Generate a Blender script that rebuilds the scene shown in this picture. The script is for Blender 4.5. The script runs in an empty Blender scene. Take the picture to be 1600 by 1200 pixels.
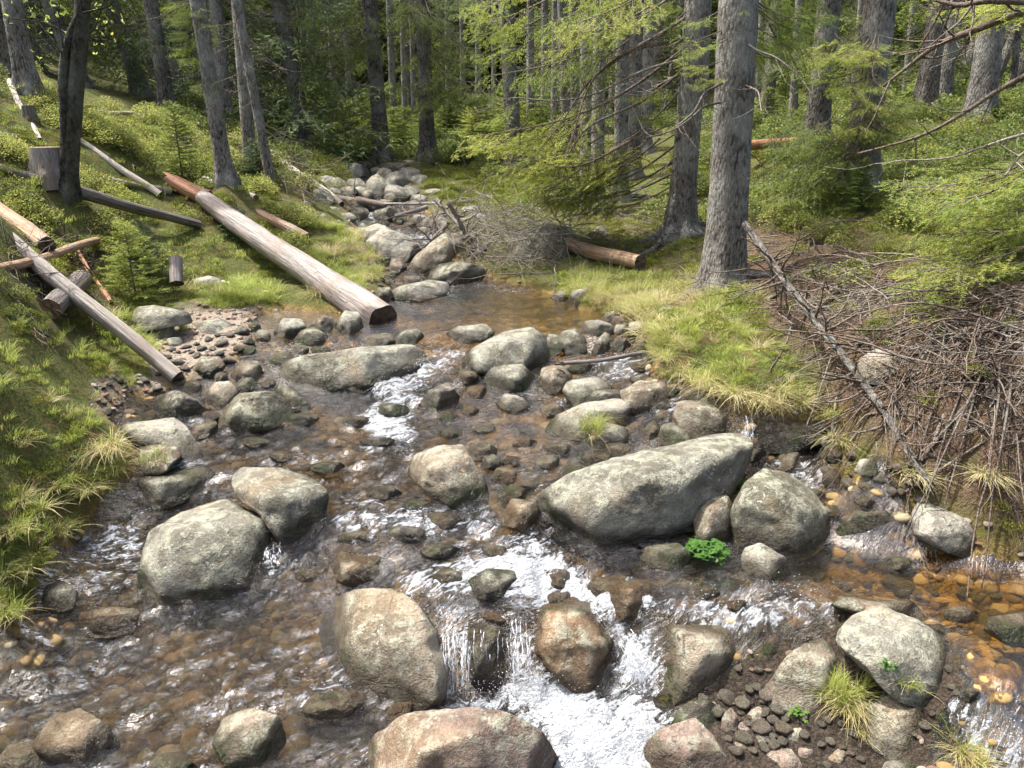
import bpy, math, random
import numpy as np
from mathutils import Vector, Matrix
R_ = math.radians
random.seed(7)
def RNG(k): return np.random.default_rng(abs(int(k)))
rng = RNG(11)
scene = bpy.context.scene
COL = scene.collection

# ------------------------------------------------------------------ camera
PITCH = 19.6
F = 1208.0                                   # focal length in pixels of a 1600 px wide picture
CAM = np.array([0.0, 0.0, 3.0])
cd = bpy.data.cameras.new('camera')
cam = bpy.data.objects.new('camera', cd)
COL.objects.link(cam)
cam.location = CAM
cam.rotation_euler = (R_(90 - PITCH), 0, 0)
cd.sensor_width = 36
cd.lens = 36 * F / 1600
cd.clip_start = 0.05
cd.clip_end = 500
scene.camera = cam
sp_, cp_ = math.sin(R_(PITCH)), math.cos(R_(PITCH))
FW = np.array([0, cp_, -sp_]); UP = np.array([0, sp_, cp_]); RT = np.array([1.0, 0, 0])

# ------------------------------------------------------------------ sky, sun, exposure
SUN_EL, SUN_AZ = 65.0, -68.0                 # azimuth from +Y towards +X
world = bpy.data.worlds.new('World')
scene.world = world
world.use_nodes = True
wn = world.node_tree.nodes; wl = world.node_tree.links
bg = wn['Background']
sky = wn.new('ShaderNodeTexSky')
sky.sky_type = 'NISHITA'
sky.sun_disc = False
sky.sun_elevation = R_(SUN_EL)
sky.sun_rotation = R_(SUN_AZ)
sky.dust_density = 7.0
sky.ozone_density = 0.6
wl.new(sky.outputs[0], bg.inputs[0])
bg.inputs[1].default_value = 0.15
ld = bpy.data.lights.new('sun', 'SUN')
ld.energy = 4.1
ld.angle = R_(0.6)
ld.color = (1.0, 0.965, 0.90)
sun = bpy.data.objects.new('sun', ld)
COL.objects.link(sun)
sd = Vector((math.sin(R_(SUN_AZ)) * math.cos(R_(SUN_EL)), math.cos(R_(SUN_AZ)) * math.cos(R_(SUN_EL)), math.sin(R_(SUN_EL))))
sun.rotation_euler = sd.to_track_quat('Z', 'Y').to_euler()
scene.view_settings.view_transform = 'Standard'
scene.view_settings.look = 'None'
scene.view_settings.gamma = 1
scene.view_settings.exposure = 1.17
scene.view_settings.use_curve_mapping = False
scene.render.engine = 'CYCLES'
cy = scene.cycles
cy.max_bounces = 7; cy.diffuse_bounces = 3; cy.glossy_bounces = 3; cy.transmission_bounces = 4
cy.transparent_max_bounces = 6
cy.caustics_reflective = False; cy.caustics_refractive = False
cy.sample_clamp_indirect = 4.0
cy.sample_clamp_direct = 12.0
cy.use_denoising = True
try: cy.denoiser = 'OPENIMAGEDENOISE'
except Exception: cy.use_denoising = False

# ------------------------------------------------------------------ numeric helpers
def ray(px, py):
    d = FW + RT * ((px - 800) / F) + UP * ((600 - py) / F)
    return d                                 # depth along the view axis = 1

def at_z(px, py, z):
    d = ray(px, py)
    return CAM + d * ((z - CAM[2]) / d[2])

def at_y(px, py, y):
    d = ray(px, py)
    return CAM + d * (y / d[1])

def project(P):
    v = np.asarray(P, float) - CAM
    dz = v @ FW
    dz = np.where(np.abs(dz) < 1e-4, 1e-4, dz)
    px = 800 + F * (v @ RT) / dz
    py = 600 - F * (v @ UP) / dz
    return px, py, dz

def vnoise(p, seed=0):
    """smooth 3D value noise in [-1,1], p (n,3)"""
    p = np.asarray(p, float)
    i = np.floor(p).astype(np.int64); f = p - i
    f = f * f * (3 - 2 * f)
    def h(a, b, c):
        n = (a * 374761393 + b * 668265263 + c * 2147483647 + seed * 974634777) & 0xFFFFFFFF
        n = ((n ^ (n >> 13)) * 1274126177) & 0xFFFFFFFF
        n = (n ^ (n >> 16)) & 0xFFFF
        return n / 32767.5 - 1
    x, y, z = i[:, 0], i[:, 1], i[:, 2]; u, v, w = f[:, 0], f[:, 1], f[:, 2]
    c00 = h(x, y, z) * (1 - u) + h(x + 1, y, z) * u
    c10 = h(x, y + 1, z) * (1 - u) + h(x + 1, y + 1, z) * u
    c01 = h(x, y, z + 1) * (1 - u) + h(x + 1, y, z + 1) * u
    c11 = h(x, y + 1, z + 1) * (1 - u) + h(x + 1, y + 1, z + 1) * u
    return (c00 * (1 - v) + c10 * v) * (1 - w) + (c01 * (1 - v) + c11 * v) * w

def fbm(p, octs=4, seed=0, gain=0.5):
    s = 0; a = 1; t = 0
    for k in range(octs):
        s = s + a * vnoise(p * (2.03 ** k) + 17.3 * k, seed + k); t += a; a *= gain
    return s / t

def sstep(a, b, x):
    t = np.clip((x - a) / (b - a), 0, 1)
    return t * t * (3 - 2 * t)

def in_poly(x, y, poly):
    x = np.asarray(x, float); y = np.asarray(y, float)
    c = np.zeros(x.shape, bool)
    n = len(poly)
    for k in range(n):
        x0, y0 = poly[k][0], poly[k][1]; x1, y1 = poly[(k + 1) % n][0], poly[(k + 1) % n][1]
        if y0 == y1: continue
        c ^= ((y0 > y) != (y1 > y)) & (x < (x1 - x0) * (y - y0) / (y1 - y0) + x0)
    return c

def seg_dist(x, y, poly):
    d = np.full(x.shape, 1e9)
    n = len(poly)
    for k in range(n):
        ax, ay = poly[k]; bx, by = poly[(k + 1) % n]
        vx, vy = bx - ax, by - ay
        t = np.clip(((x - ax) * vx + (y - ay) * vy) / (vx * vx + vy * vy + 1e-12), 0, 1)
        d = np.minimum(d, np.hypot(x - ax - t * vx, y - ay - t * vy))
    return d

# ------------------------------------------------------------------ object helpers
WORDS = ['first','second','third','fourth','fifth','sixth','seventh','eighth','ninth','tenth','eleventh','twelfth','thirteenth','fourteenth','fifteenth','sixteenth','seventeenth','eighteenth','nineteenth','twentieth'] + ['twenty ' + w for w in ['first','second','third','fourth','fifth','sixth','seventh','eighth','ninth']] + ['thirtieth'] + ['thirty ' + w for w in ['first','second','third','fourth','fifth','sixth','seventh','eighth','ninth']] + ['fortieth'] + ['forty ' + w for w in ['first','second','third','fourth','fifth','sixth','seventh','eighth','ninth']] + ['fiftieth'] + ['fifty ' + w for w in ['first','second','third','fourth','fifth','sixth','seventh','eighth','ninth']] + ['sixtieth']
HUE = dict(G='grey', L='pale', T='tan', O='orange brown', D='dark', P='pinkish', M='olive', B='brown')
EXCL = []                                    # ground taken by logs, stumps and saplings: x, y, radius
def tag(o, label=None, cat=None, group=None, kind=None):
    if label: o['label'] = label
    if cat: o['category'] = cat
    if group: o['group'] = group
    if kind: o['kind'] = kind
    return o

def link(name, me, mat=None, parent=None, loc=None, smooth=True):
    if mat is not None:
        for m in (mat if isinstance(mat, (list, tuple)) else [mat]):
            if m.name not in [x.name for x in me.materials if x]: me.materials.append(m)
    o = bpy.data.objects.new(name, me)
    COL.objects.link(o)
    if parent is not None: o.parent = parent
    if loc is not None: o.location = loc
    return o

def mesh_np(name, V, faces, mats=None, smooth=True):
    """faces: list of (k,n) int arrays"""
    me = bpy.data.meshes.new(name)
    V = np.asarray(V, np.float32)
    me.vertices.add(len(V)); me.vertices.foreach_set('co', V.ravel())
    faces = [np.asarray(f, np.int32) for f in faces if len(f)]
    if faces:
        idx = np.concatenate([f.ravel() for f in faces])
        tot = np.concatenate([np.full(len(f), f.shape[1], np.int32) for f in faces])
        st = np.concatenate([[0], np.cumsum(tot)[:-1]]).astype(np.int32)
        me.loops.add(len(idx)); me.loops.foreach_set('vertex_index', idx)
        me.polygons.add(len(tot)); me.polygons.foreach_set('loop_start', st)
        me.polygons.foreach_set('loop_total', tot)
        if mats is not None: me.polygons.foreach_set('material_index', np.asarray(mats, np.int32))
        me.polygons.foreach_set('use_smooth', np.full(len(tot), smooth, bool))
    me.update(calc_edges=True)
    return me

def vattr(me, name, vals):
    a = me.attributes.new(name, 'FLOAT', 'POINT')
    a.data.foreach_set('value', np.asarray(vals, np.float32))

class MB:
    """collects tubes and leaf shapes, then makes ONE mesh"""
    def __init__(s): s.V = []; s.Q = []; s.T = []; s.mq = []; s.mt = []; s.n = 0
    def add(s, V, Q=None, T=None, m=0):
        V = np.asarray(V, float).reshape(-1, 3)
        if Q is not None and len(Q): s.Q.append(np.asarray(Q) + s.n); s.mq.append(np.full(len(Q), m))
        if T is not None and len(T): s.T.append(np.asarray(T) + s.n); s.mt.append(np.full(len(T), m))
        s.V.append(V); s.n += len(V)
    def tube(s, P, r, sides=6, m=0, cap=True):
        P = np.asarray(P, float); r = np.broadcast_to(np.asarray(r, float), (len(P),))
        T = np.gradient(P, axis=0); T /= np.linalg.norm(T, axis=1)[:, None] + 1e-9
        ref = np.array([0, 0, 1.0]) if abs(T[0][2]) < 0.8 else np.array([1.0, 0, 0])
        A = np.cross(T, ref); A /= np.linalg.norm(A, axis=1)[:, None] + 1e-9
        B = np.cross(T, A)
        th = np.arange(sides) * 2 * math.pi / sides
        V = P[:, None, :] + r[:, None, None] * (np.cos(th)[None, :, None] * A[:, None, :] + np.sin(th)[None, :, None] * B[:, None, :])
        V = V.reshape(-1, 3); k = len(P)
        i = np.arange(k - 1)[:, None] * sides; j = np.arange(sides)[None, :]; j2 = (j + 1) % sides
        Q = np.stack([i + j, i + j2, i + sides + j2, i + sides + j], -1).reshape(-1, 4)
        Tt = None
        if cap:
            V = np.vstack([V, P[0], P[-1]])
            j = np.arange(sides); j2 = (j + 1) % sides
            e = (k - 1) * sides
            Tt = np.vstack([np.stack([j2, j, np.full(sides, k * sides)], -1), np.stack([e + j, e + j2, np.full(sides, k * sides + 1)], -1)])
        s.add(V, Q, Tt, m)
    def mesh(s, name, smooth=True):
        V = np.vstack(s.V)
        fs = []; ms = []
        if s.Q: fs.append(np.vstack(s.Q)); ms.append(np.concatenate(s.mq))
        if s.T: fs.append(np.vstack(s.T)); ms.append(np.concatenate(s.mt))
        return mesh_np(name, V, fs, np.concatenate(ms), smooth)

# ------------------------------------------------------------------ land form
# control points: pixel x, pixel y, height
WATER = [(700,1190,-.05),(850,1150,-.05),(1000,1180,-.06),(1000,1290,-.12),(700,1300,-.12),(850,1092,-.02),(930,1120,-.04),
 (20,1190,.09),(300,1195,.10),(500,1190,.06),(100,1050,.15),(300,1050,.17),(480,1020,.19),(30,980,.2),(150,930,.24),(450,920,.26),(560,930,.27),(480,1110,.12),(-250,1100,.1),(-300,1250,.05),
 (620,925,.33),(760,935,.36),(850,935,.36),(720,962,.33),(800,967,.33),(690,1000,.26),(730,1078,.0),(800,1078,.0),(960,950,.36),(1000,965,.33),(985,1070,.0),(1035,1010,.2),
 (120,850,.30),(200,900,.27),(280,790,.38),(450,880,.33),
 (600,900,.37),(700,885,.42),(800,872,.45),(900,885,.42),(560,822,.5),(650,812,.54),(750,802,.55),(480,800,.5),(830,842,.48),
 (350,700,.59),(450,760,.56),(600,745,.58),(550,690,.63),(400,680,.63),(750,700,.66),(850,740,.6),(850,690,.67),(700,650,.69),(900,660,.68),(300,745,.54),
 (230,640,.70),(330,655,.67),(650,645,.70),(620,603,.77),(680,560,.89),(700,540,.94),(565,622,.71),
 (750,622,.73),(850,622,.73),(950,582,.82),(980,560,.9),(1010,592,.8),(900,600,.76),(1020,550,.92),
 (700,520,.95),(800,510,.95),(650,500,.96),(780,470,.96),(850,450,.96),(700,450,.97),(900,480,.96),(960,500,.95),(430,500,.95),(500,480,.96),(420,550,.91),(500,530,.94),(450,538,.93),
 (350,600,.8),(300,600,.79),(620,430,1.02),(600,400,1.10),(620,370,1.2),(650,350,1.28),(580,340,1.36),(600,300,1.52),(570,275,1.66),(640,320,1.45),(600,255,1.78),
 (1100,930,.42),(1200,950,.40),(1300,930,.43),(1400,870,.44),(1500,900,.44),(1590,1000,.43),(1500,1000,.43),(1590,1090,.41),(1300,830,.46),(1100,880,.44),(1000,870,.44),(1800,950,.44),(1850,1100,.42),
 (1550,1135,.3),(1560,1190,.12),(1500,1170,.18),(1700,1200,.12),(1250,765,.53),(1320,790,.49),(1240,732,.62),(1200,655,.88),(1280,655,.88),(1180,662,.86),(1200,705,.68),(1290,705,.66),(1100,600,.86)]
BARP = [(1200,1150,-.02),(1350,1150,.02),(1150,1100,.0),(1400,1050,.22),(1250,1030,.19),(1120,1190,-.06),(1400,1200,-.02)]
LAND = [(0,930,.5),(60,860,.52),(60,800,.62),(0,800,.75),(130,770,.6),(150,700,.74),(0,700,1.0),(100,620,1.0),(0,600,1.3),(180,590,.85),(200,540,.95),(100,520,1.2),(0,500,1.55),
 (-200,900,.7),(-300,700,1.3),(-300,500,2.0),(150,450,1.22),(0,430,1.8),(250,480,1.05),(330,480,1.0),(250,440,1.15),(400,450,1.02),(380,400,1.25),(250,400,1.38),(150,400,1.55),(540,440,1.03),(560,400,1.15),(450,380,1.27),
 (0,350,2.1),(100,300,2.1),(200,330,1.78),(300,330,1.65),(400,320,1.6),(450,300,1.7),
 (1150,560,1.17),(1080,530,1.11),(1210,600,1.09),(1170,540,1.14),(1050,470,1.02),(1100,500,1.12),(1000,450,1.05),(930,430,1.03),(1240,620,.98),(1050,560,1.0),(1330,650,.98),(1270,580,1.1),(1370,700,.98),(1420,760,.75),(1500,780,.75),(1600,840,.6),(1600,750,.95),(1500,650,1.2),(1600,600,1.45),(1400,560,1.35),
 (1800,800,.7),(1800,600,1.6),(1300,500,1.3),(1130,447,1.22),(1060,398,1.28),(1250,440,1.45),(1400,450,1.6),(1600,450,1.9),(1800,450,2.1),(1010,415,1.15),(900,405,1.12),(950,385,1.22),(830,400,1.12)]
FAR = [(45,142,11.5),(0,95,12.5),(130,168,13),(250,192,15),(260,183,16.5),(355,287,11),(390,252,13.5),(350,206,17),(460,222,19),(598,258,17),(668,268,16.5),(430,272,12.5),(75,280,8.5),(200,250,10.5),(300,215,14),(150,215,11),
 (1525,196,12.5),(1338,312,9.2),(1272,237,12.5),(1450,190,15),(1200,190,18),(918,331,13),(968,326,13.2),(1000,270,15.5),(800,266,16),(760,300,14.5),(700,290,15.5),(1150,330,11.5),(1600,230,10.5),(1600,330,8.2),(1450,300,9),(1800,200,11),(-200,60,12),(-300,250,7),
 (900,215,24),(600,212,26),(1200,180,26),(1500,160,26),(300,170,26),(0,60,24),(-500,30,24),(2000,130,24),(800,222,20)]
P = [at_z(a, b, z) for a, b, z in WATER + BARP + LAND] + [at_y(a, b, y) for a, b, y in FAR]
P += [np.array(q, float) for q in [(-6,0,1.6),(-9,3,2.6),(-3,0.5,.2),(0,0.3,-.15),(0,1.4,-.12),(3,.5,-.05),(6,0,.9),(9,3,1.6),(-14,8,3.6),(14,8,3.0),(-30,12,5),(30,12,4),(-30,40,6),(30,40,4.5),(0,40,3.0),(-30,0,5),(30,0,3.5)]]
P = np.array(P)
def _solve(P):
    n = len(P)
    D = np.hypot(P[:, None, 0] - P[None, :, 0], P[:, None, 1] - P[None, :, 1])
    K = np.sqrt(D * D + 0.01) + np.eye(n) * -0.02
    A = np.zeros((n + 3, n + 3)); A[:n, :n] = K
    A[:n, n] = 1; A[:n, n + 1:] = P[:, :2]; A[n, :n] = 1; A[n + 1:, :n] = P[:, :2].T
    return np.linalg.solve(A, np.concatenate([P[:, 2], np.zeros(3)]))
WGT = _solve(P)
GX = np.arange(-24, 24.01, 0.08); GY = np.arange(-1, 60, 0.08)
def _evalR(X, Y):
    out = np.empty(X.shape)
    for i in range(0, len(X), 20000):
        x = X[i:i + 20000]; y = Y[i:i + 20000]
        D = np.sqrt((x[:, None] - P[None, :, 0]) ** 2 + (y[:, None] - P[None, :, 1]) ** 2 + 0.01)
        out[i:i + 20000] = D @ WGT[:len(P)] + WGT[len(P)] + x * WGT[-2] + y * WGT[-1]
    return out
_gx, _gy = np.meshgrid(GX, GY)
RG = _evalR(_gx.ravel(), _gy.ravel()).reshape(_gx.shape)
def bil(G, x, y):
    x = np.asarray(x, float); y = np.asarray(y, float)
    u = np.clip((x - GX[0]) / 0.08, 0, len(GX) - 1.001); v = np.clip((y - GY[0]) / 0.08, 0, len(GY) - 1.001)
    i = u.astype(int); j = v.astype(int); u = u - i; v = v - j
    return (G[j, i] * (1 - u) + G[j, i + 1] * u) * (1 - v) + (G[j + 1, i] * (1 - u) + G[j + 1, i + 1] * u) * v
def Rf(x, y): return bil(RG, x, y)
_T = np.concatenate([np.arange(1.5, 8, 0.02), np.arange(8, 60, 0.06)])
def hit(px, py, fn=Rf, tmax=None):
    d = ray(px, py)
    Q = CAM[None] + _T[:, None] * d[None]
    g = Q[:, 2] - fn(Q[:, 0], Q[:, 1])
    k = np.argmax(g < 0)
    if g[k] >= 0: k = len(_T) - 1
    if k > 0 and g[k] < 0:
        a = g[k - 1] / (g[k - 1] - g[k]); t = _T[k - 1] + a * (_T[k] - _T[k - 1])
    else: t = _T[k]
    return CAM + d * t

SHORE = [(-500,1400),(-500,1010),(-100,1010),(25,990),(60,930),(130,840),(185,770),(215,735),(215,690),(170,655),(205,615),(290,600),(335,580),(400,545),(395,500),(440,482),(560,492),(612,455),(590,405),(555,350),(535,300),(560,262),(620,262),(665,330),(700,400),(770,436),(880,462),(905,485),(965,492),(1005,530),(1030,590),(1075,600),(1120,628),(1160,648),(1312,652),(1312,690),(1265,715),(1300,740),(1400,770),(1425,800),(1450,865),(1600,882),(1900,920),(1900,1400)]
BAR = [(1045,1110),(1180,1005),(1320,965),(1495,1010),(1515,1080),(1465,1130),(1475,1400),(1030,1400)]
shoreW = [tuple(hit(a, b)[:2]) for a, b in SHORE]
barW = [tuple(hit(a, b)[:2]) for a, b in BAR]
def sdist(x, y):
    """positive inside the water"""
    x = np.asarray(x, float); y = np.asarray(y, float)
    i1 = in_poly(x, y, shoreW); i2 = in_poly(x, y, barW)
    d = np.minimum(seg_dist(x, y, shoreW), seg_dist(x, y, barW))
    return np.where(i1 & ~i2, d, -d)
sub = (_gy < 26) & (_gy > -1)
SG = np.full(_gx.shape, -5.0)
SG[sub] = sdist(_gx[sub], _gy[sub])
def Sf(x, y): return bil(SG, x, y)
def Gf(x, y):
    x = np.asarray(x, float); y = np.asarray(y, float)
    r = Rf(x, y); s = Sf(x, y)
    p = np.stack([x, y, 0 * x], -1).reshape(-1, 3)
    n1 = fbm(p * 1.1, 3, 3).reshape(x.shape); n2 = fbm(p * 5.5, 3, 5).reshape(x.shape)
    lo = np.clip(-s, 0, 3)
    bank = 0.10 * (1 - np.exp(-lo / 0.12)) + (0.10 * n1 + 0.05 * n2) * sstep(0.02, 0.6, lo)
    inbar = (x > .8) & (x < 2.6) & (y < 3.6)
    bank = np.where(inbar, .03 * (1 - np.exp(-lo / .05)) + .03 * n2, bank)
    bed = -(0.03 + 0.17 * sstep(0.0, 0.5, s)) + 0.035 * n2 + 0.03 * n1
    far = np.clip(y - 32, 0, None) * 0.17 + np.clip(np.abs(x) - 16, 0, None) * 0.08
    g = r + np.where(s > 0, bed, bank) + far
    return g
def hitG(px, py): return hit(px, py, Gf)
# ------------------------------------------------------------------ materials
class NT:
    def __init__(s, name):
        s.m = bpy.data.materials.new(name); s.m.use_nodes = True
        s.t = s.m.node_tree; s.N = s.t.nodes; s.L = s.t.links
        s.b = s.N['Principled BSDF']; s.out = s.N['Material Output']
    def n(s, t, **k):
        o = s.N.new(t)
        for a, b in k.items(): setattr(o, a, b)
        return o
    def l(s, a, b): s.L.new(a, b)
    def val(s, x, sock):
        if hasattr(x, 'links'): s.l(x, sock)
        else: sock.default_value = x
    def noise(s, vec, scale, detail=4, rough=0.55, dist=0.0):
        o = s.n('ShaderNodeTexNoise'); o.inputs['Scale'].default_value = scale; o.inputs['Detail'].default_value = detail
        o.inputs['Roughness'].default_value = rough; o.inputs['Distortion'].default_value = dist
        if vec is not None: s.l(vec, o.inputs['Vector'])
        return o.outputs['Fac']
    def voro(s, vec, scale, feat='F1', out='Distance'):
        o = s.n('ShaderNodeTexVoronoi', feature=feat); o.inputs['Scale'].default_value = scale
        if vec is not None: s.l(vec, o.inputs['Vector'])
        return o.outputs[out]
    def rng(s, x, a, b, c=0.0, d=1.0):
        o = s.n('ShaderNodeMapRange', interpolation_type='SMOOTHSTEP')
        s.val(x, o.inputs[0])
        for i, v in enumerate((a, b, c, d)): s.val(v, o.inputs[i + 1])
        return o.outputs[0]
    def mix(s, f, a, b, mode='MIX'):
        o = s.n('ShaderNodeMix', data_type='RGBA', blend_type=mode)
        s.val(f, o.inputs[0])
        s.val(a if hasattr(a, 'links') else (*a, 1)[:4], o.inputs[6]); s.val(b if hasattr(b, 'links') else (*b, 1)[:4], o.inputs[7])
        return o.outputs[2]
    def math(s, op, a, b=0.0, c=0.0):
        o = s.n('ShaderNodeMath', operation=op)
        s.val(a, o.inputs[0]); s.val(b, o.inputs[1]); s.val(c, o.inputs[2])
        return o.outputs[0]
    def attr(s, name):
        o = s.n('ShaderNodeAttribute', attribute_name=name); return o.outputs['Fac']
    def mapv(s, vec, scale=(1, 1, 1), rot=(0, 0, 0), loc=None):
        o = s.n('ShaderNodeMapping'); s.l(vec, o.inputs[0]); o.inputs['Scale'].default_value = scale; o.inputs['Rotation'].default_value = rot
        if loc is not None: s.l(loc, o.inputs['Location'])
        return o.outputs[0]
    def turn(s, vec, ang, scale):
        return s.mapv(s.mapv(vec, (1, 1, 1), (0, 0, -ang)), scale)
    def bump(s, h, st, dist=0.02, nrm=None):
        o = s.n('ShaderNodeBump'); s.val(h, o.inputs['Height']); o.inputs['Strength'].default_value = st; o.inputs['Distance'].default_value = dist
        if nrm is not None: s.l(nrm, o.inputs['Normal'])
        return o.outputs[0]
    def obj(s): return s.n('ShaderNodeTexCoord').outputs['Object']
    def pos(s): return s.n('ShaderNodeNewGeometry').outputs['Position']
    def rand(s): return s.n('ShaderNodeObjectInfo').outputs['Random']
    def ocol(s):
        o = s.n('ShaderNodeObjectInfo'); return o.outputs['Color'], o.outputs['Alpha']
    def nz(s):
        g = s.n('ShaderNodeNewGeometry'); x = s.n('ShaderNodeSeparateXYZ'); s.l(g.outputs['Normal'], x.inputs[0]); return x.outputs[2]

def leaf_mat(name, c1, c2, c3=None, transl=0.45, rough=0.55):
    """two-sided leaf: diffuse + translucent, colour varies per instance and per place"""
    t = NT(name)
    r = t.rand(); p = t.noise(t.pos(), 1.7, 3)
    q = t.noise(t.pos(), 23.0, 2)
    f = t.math('ADD', t.math('MULTIPLY', r, 0.5), t.math('MULTIPLY', p, 0.5))
    col = t.mix(t.rng(f, 0.25, 0.75), c1, c2)
    if c3: col = t.mix(t.rng(q, 0.5, 0.72), col, c3)
    t.l(col, t.b.inputs['Base Color'])
    t.b.inputs['Roughness'].default_value = rough
    t.b.inputs['Specular IOR Level'].default_value = 0.3
    tr = t.n('ShaderNodeBsdfTranslucent'); t.l(col, tr.inputs[0])
    mx = t.n('ShaderNodeMixShader'); mx.inputs[0].default_value = transl
    t.l(t.b.outputs[0], mx.inputs[1]); t.l(tr.outputs[0], mx.inputs[2]); t.l(mx.outputs[0], t.out.inputs[0])
    return t.m

M = {}
M['needle'] = leaf_mat('spruce_needles', (.10, .16, .035), (.20, .26, .05), (.30, .35, .07))
M['needle_bright'] = leaf_mat('spruce_needles_young', (.20, .28, .05), (.34, .38, .07), (.44, .44, .11), 0.5)
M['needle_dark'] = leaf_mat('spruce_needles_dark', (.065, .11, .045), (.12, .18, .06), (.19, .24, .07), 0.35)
M['grass'] = leaf_mat('grass_blades', (.24, .30, .06), (.36, .42, .10), (.44, .43, .14), 0.4)
M['straw'] = leaf_mat('straw_blades', (.42, .35, .18), (.56, .50, .28), (.30, .33, .10), 0.3)
M['bilberry'] = leaf_mat('bilberry_leaves', (.17, .22, .045), (.32, .35, .08), (.42, .38, .12), 0.45)
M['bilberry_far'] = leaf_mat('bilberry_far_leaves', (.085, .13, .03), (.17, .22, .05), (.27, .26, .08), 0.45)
M['moss'] = leaf_mat('moss', (.15, .19, .03), (.27, .30, .045), (.20, .14, .04), 0.2)
M['herb'] = leaf_mat('herb_leaves', (.07, .17, .03), (.14, .26, .05), None, 0.45)
M['bud'] = leaf_mat('bud_leaves', (.38, .45, .10), (.5, .52, .15), None, 0.5)

def rock_mat():
    t = NT('granite')
    oi = t.n('ShaderNodeObjectInfo')
    cb = t.n('ShaderNodeCombineXYZ')
    t.l(t.math('MULTIPLY', oi.outputs['Random'], 37.0), cb.inputs[0]); t.l(t.math('MULTIPLY', oi.outputs['Random'], 91.0), cb.inputs[1])
    v = t.mapv(t.obj(), loc=cb.outputs[0])
    n1 = t.noise(v, 3.2, 6, 0.62, 0.6); n2 = t.noise(v, 11, 6, 0.7); n3 = t.noise(v, 75, 3, 0.8); n4 = t.noise(v, 1.4, 3)
    n5 = t.voro(v, 190)
    base = oi.outputs['Color']
    crk = t.rng(t.voro(t.turn(v, .6, (1, 2.2, 1.7)), 1.9, 'DISTANCE_TO_EDGE'), .0, .014, 1, 0)
    c = t.mix(t.rng(n1, .38, .60), base, t.mix(1.0, base, (.52, .50, .46), 'MULTIPLY'))
    nz = t.nz()
    lich = t.math('MULTIPLY', t.rng(n2, .46, .60), t.rng(nz, -0.1, 0.7))
    c = t.mix(t.math('MULTIPLY', lich, 0.6), c, (.47, .49, .38))
    blk = t.math('MULTIPLY', t.rng(t.noise(v, 26, 5, .8, .8), .56, .62), t.rng(t.noise(v, 4.5, 3), .42, .58))
    c = t.mix(t.math('MULTIPLY', blk, .85), c, (.05, .05, .042))
    wh = t.math('MULTIPLY', t.rng(t.noise(v, 17, 4, .75, .5), .60, .64), t.rng(t.noise(v, 2.6, 3), .48, .6))
    c = t.mix(t.math('MULTIPLY', wh, .7), c, (.62, .64, .56))
    c = t.mix(t.math('MULTIPLY', t.rng(t.noise(v, 6.5, 5, 0.75, 1.2), .58, .68), 0.75), c, (.045, .05, .035))
    c = t.mix(t.math('MULTIPLY', t.rng(n4, .55, .72), 0.45), c, (.36, .25, .14))
    c = t.mix(t.rng(n3, .3, .7, 0, .65), c, t.mix(1.0, c, (.40, .38, .36), 'MULTIPLY'))
    c = t.mix(t.rng(n5, .05, .32, .5, 0), c, (.60, .57, .50))
    moss = t.math('MULTIPLY', t.rng(t.math('ADD', n1, t.math('MULTIPLY', n2, 0.5)), t.math('SUBTRACT', 1.22, t.math('MULTIPLY', oi.outputs['Alpha'], 0.6)), t.math('SUBTRACT', 1.30, t.math('MULTIPLY', oi.outputs['Alpha'], 0.6))), t.rng(nz, .0, .5))
    c = t.mix(moss, c, t.mix(n3, (.10, .12, .02), (.24, .26, .05)))
    c = t.mix(t.math('MULTIPLY', t.math('MULTIPLY', crk, t.rng(n4, .48, .58)), .45), c, (.05, .045, .04))
    wet = t.attr('wet')
    c = t.mix(t.math('MULTIPLY', wet, .9), c, t.mix(1.0, c, (.20, .17, .12), 'MULTIPLY'))
    alg = t.math('MULTIPLY', t.math('MULTIPLY', t.rng(n1, .52, .62), wet), .65)
    c = t.mix(alg, c, (.02, .035, .008))
    t.l(c, t.b.inputs['Base Color'])
    t.l(t.rng(wet, 0, 1, .88, .22), t.b.inputs['Roughness'])
    t.b.inputs['Specular IOR Level'].default_value = .35
    crack = t.voro(t.mapv(v, (1, 1.6, 2.2)), 2.2, 'DISTANCE_TO_EDGE')
    h = t.math('ADD', t.math('MULTIPLY', n2, .55), t.math('MULTIPLY', n3, .20))
    h = t.math('ADD', h, t.math('MULTIPLY', n1, .6))
    h = t.math('ADD', h, t.math('MULTIPLY', t.rng(crack, 0, .02), .025))
    h = t.math('ADD', h, t.math('MULTIPLY', moss, .25))
    t.l(t.bump(h, 1.0, .075), t.b.inputs['Normal'])
    return t.m
M['rock'] = rock_mat()

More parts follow.
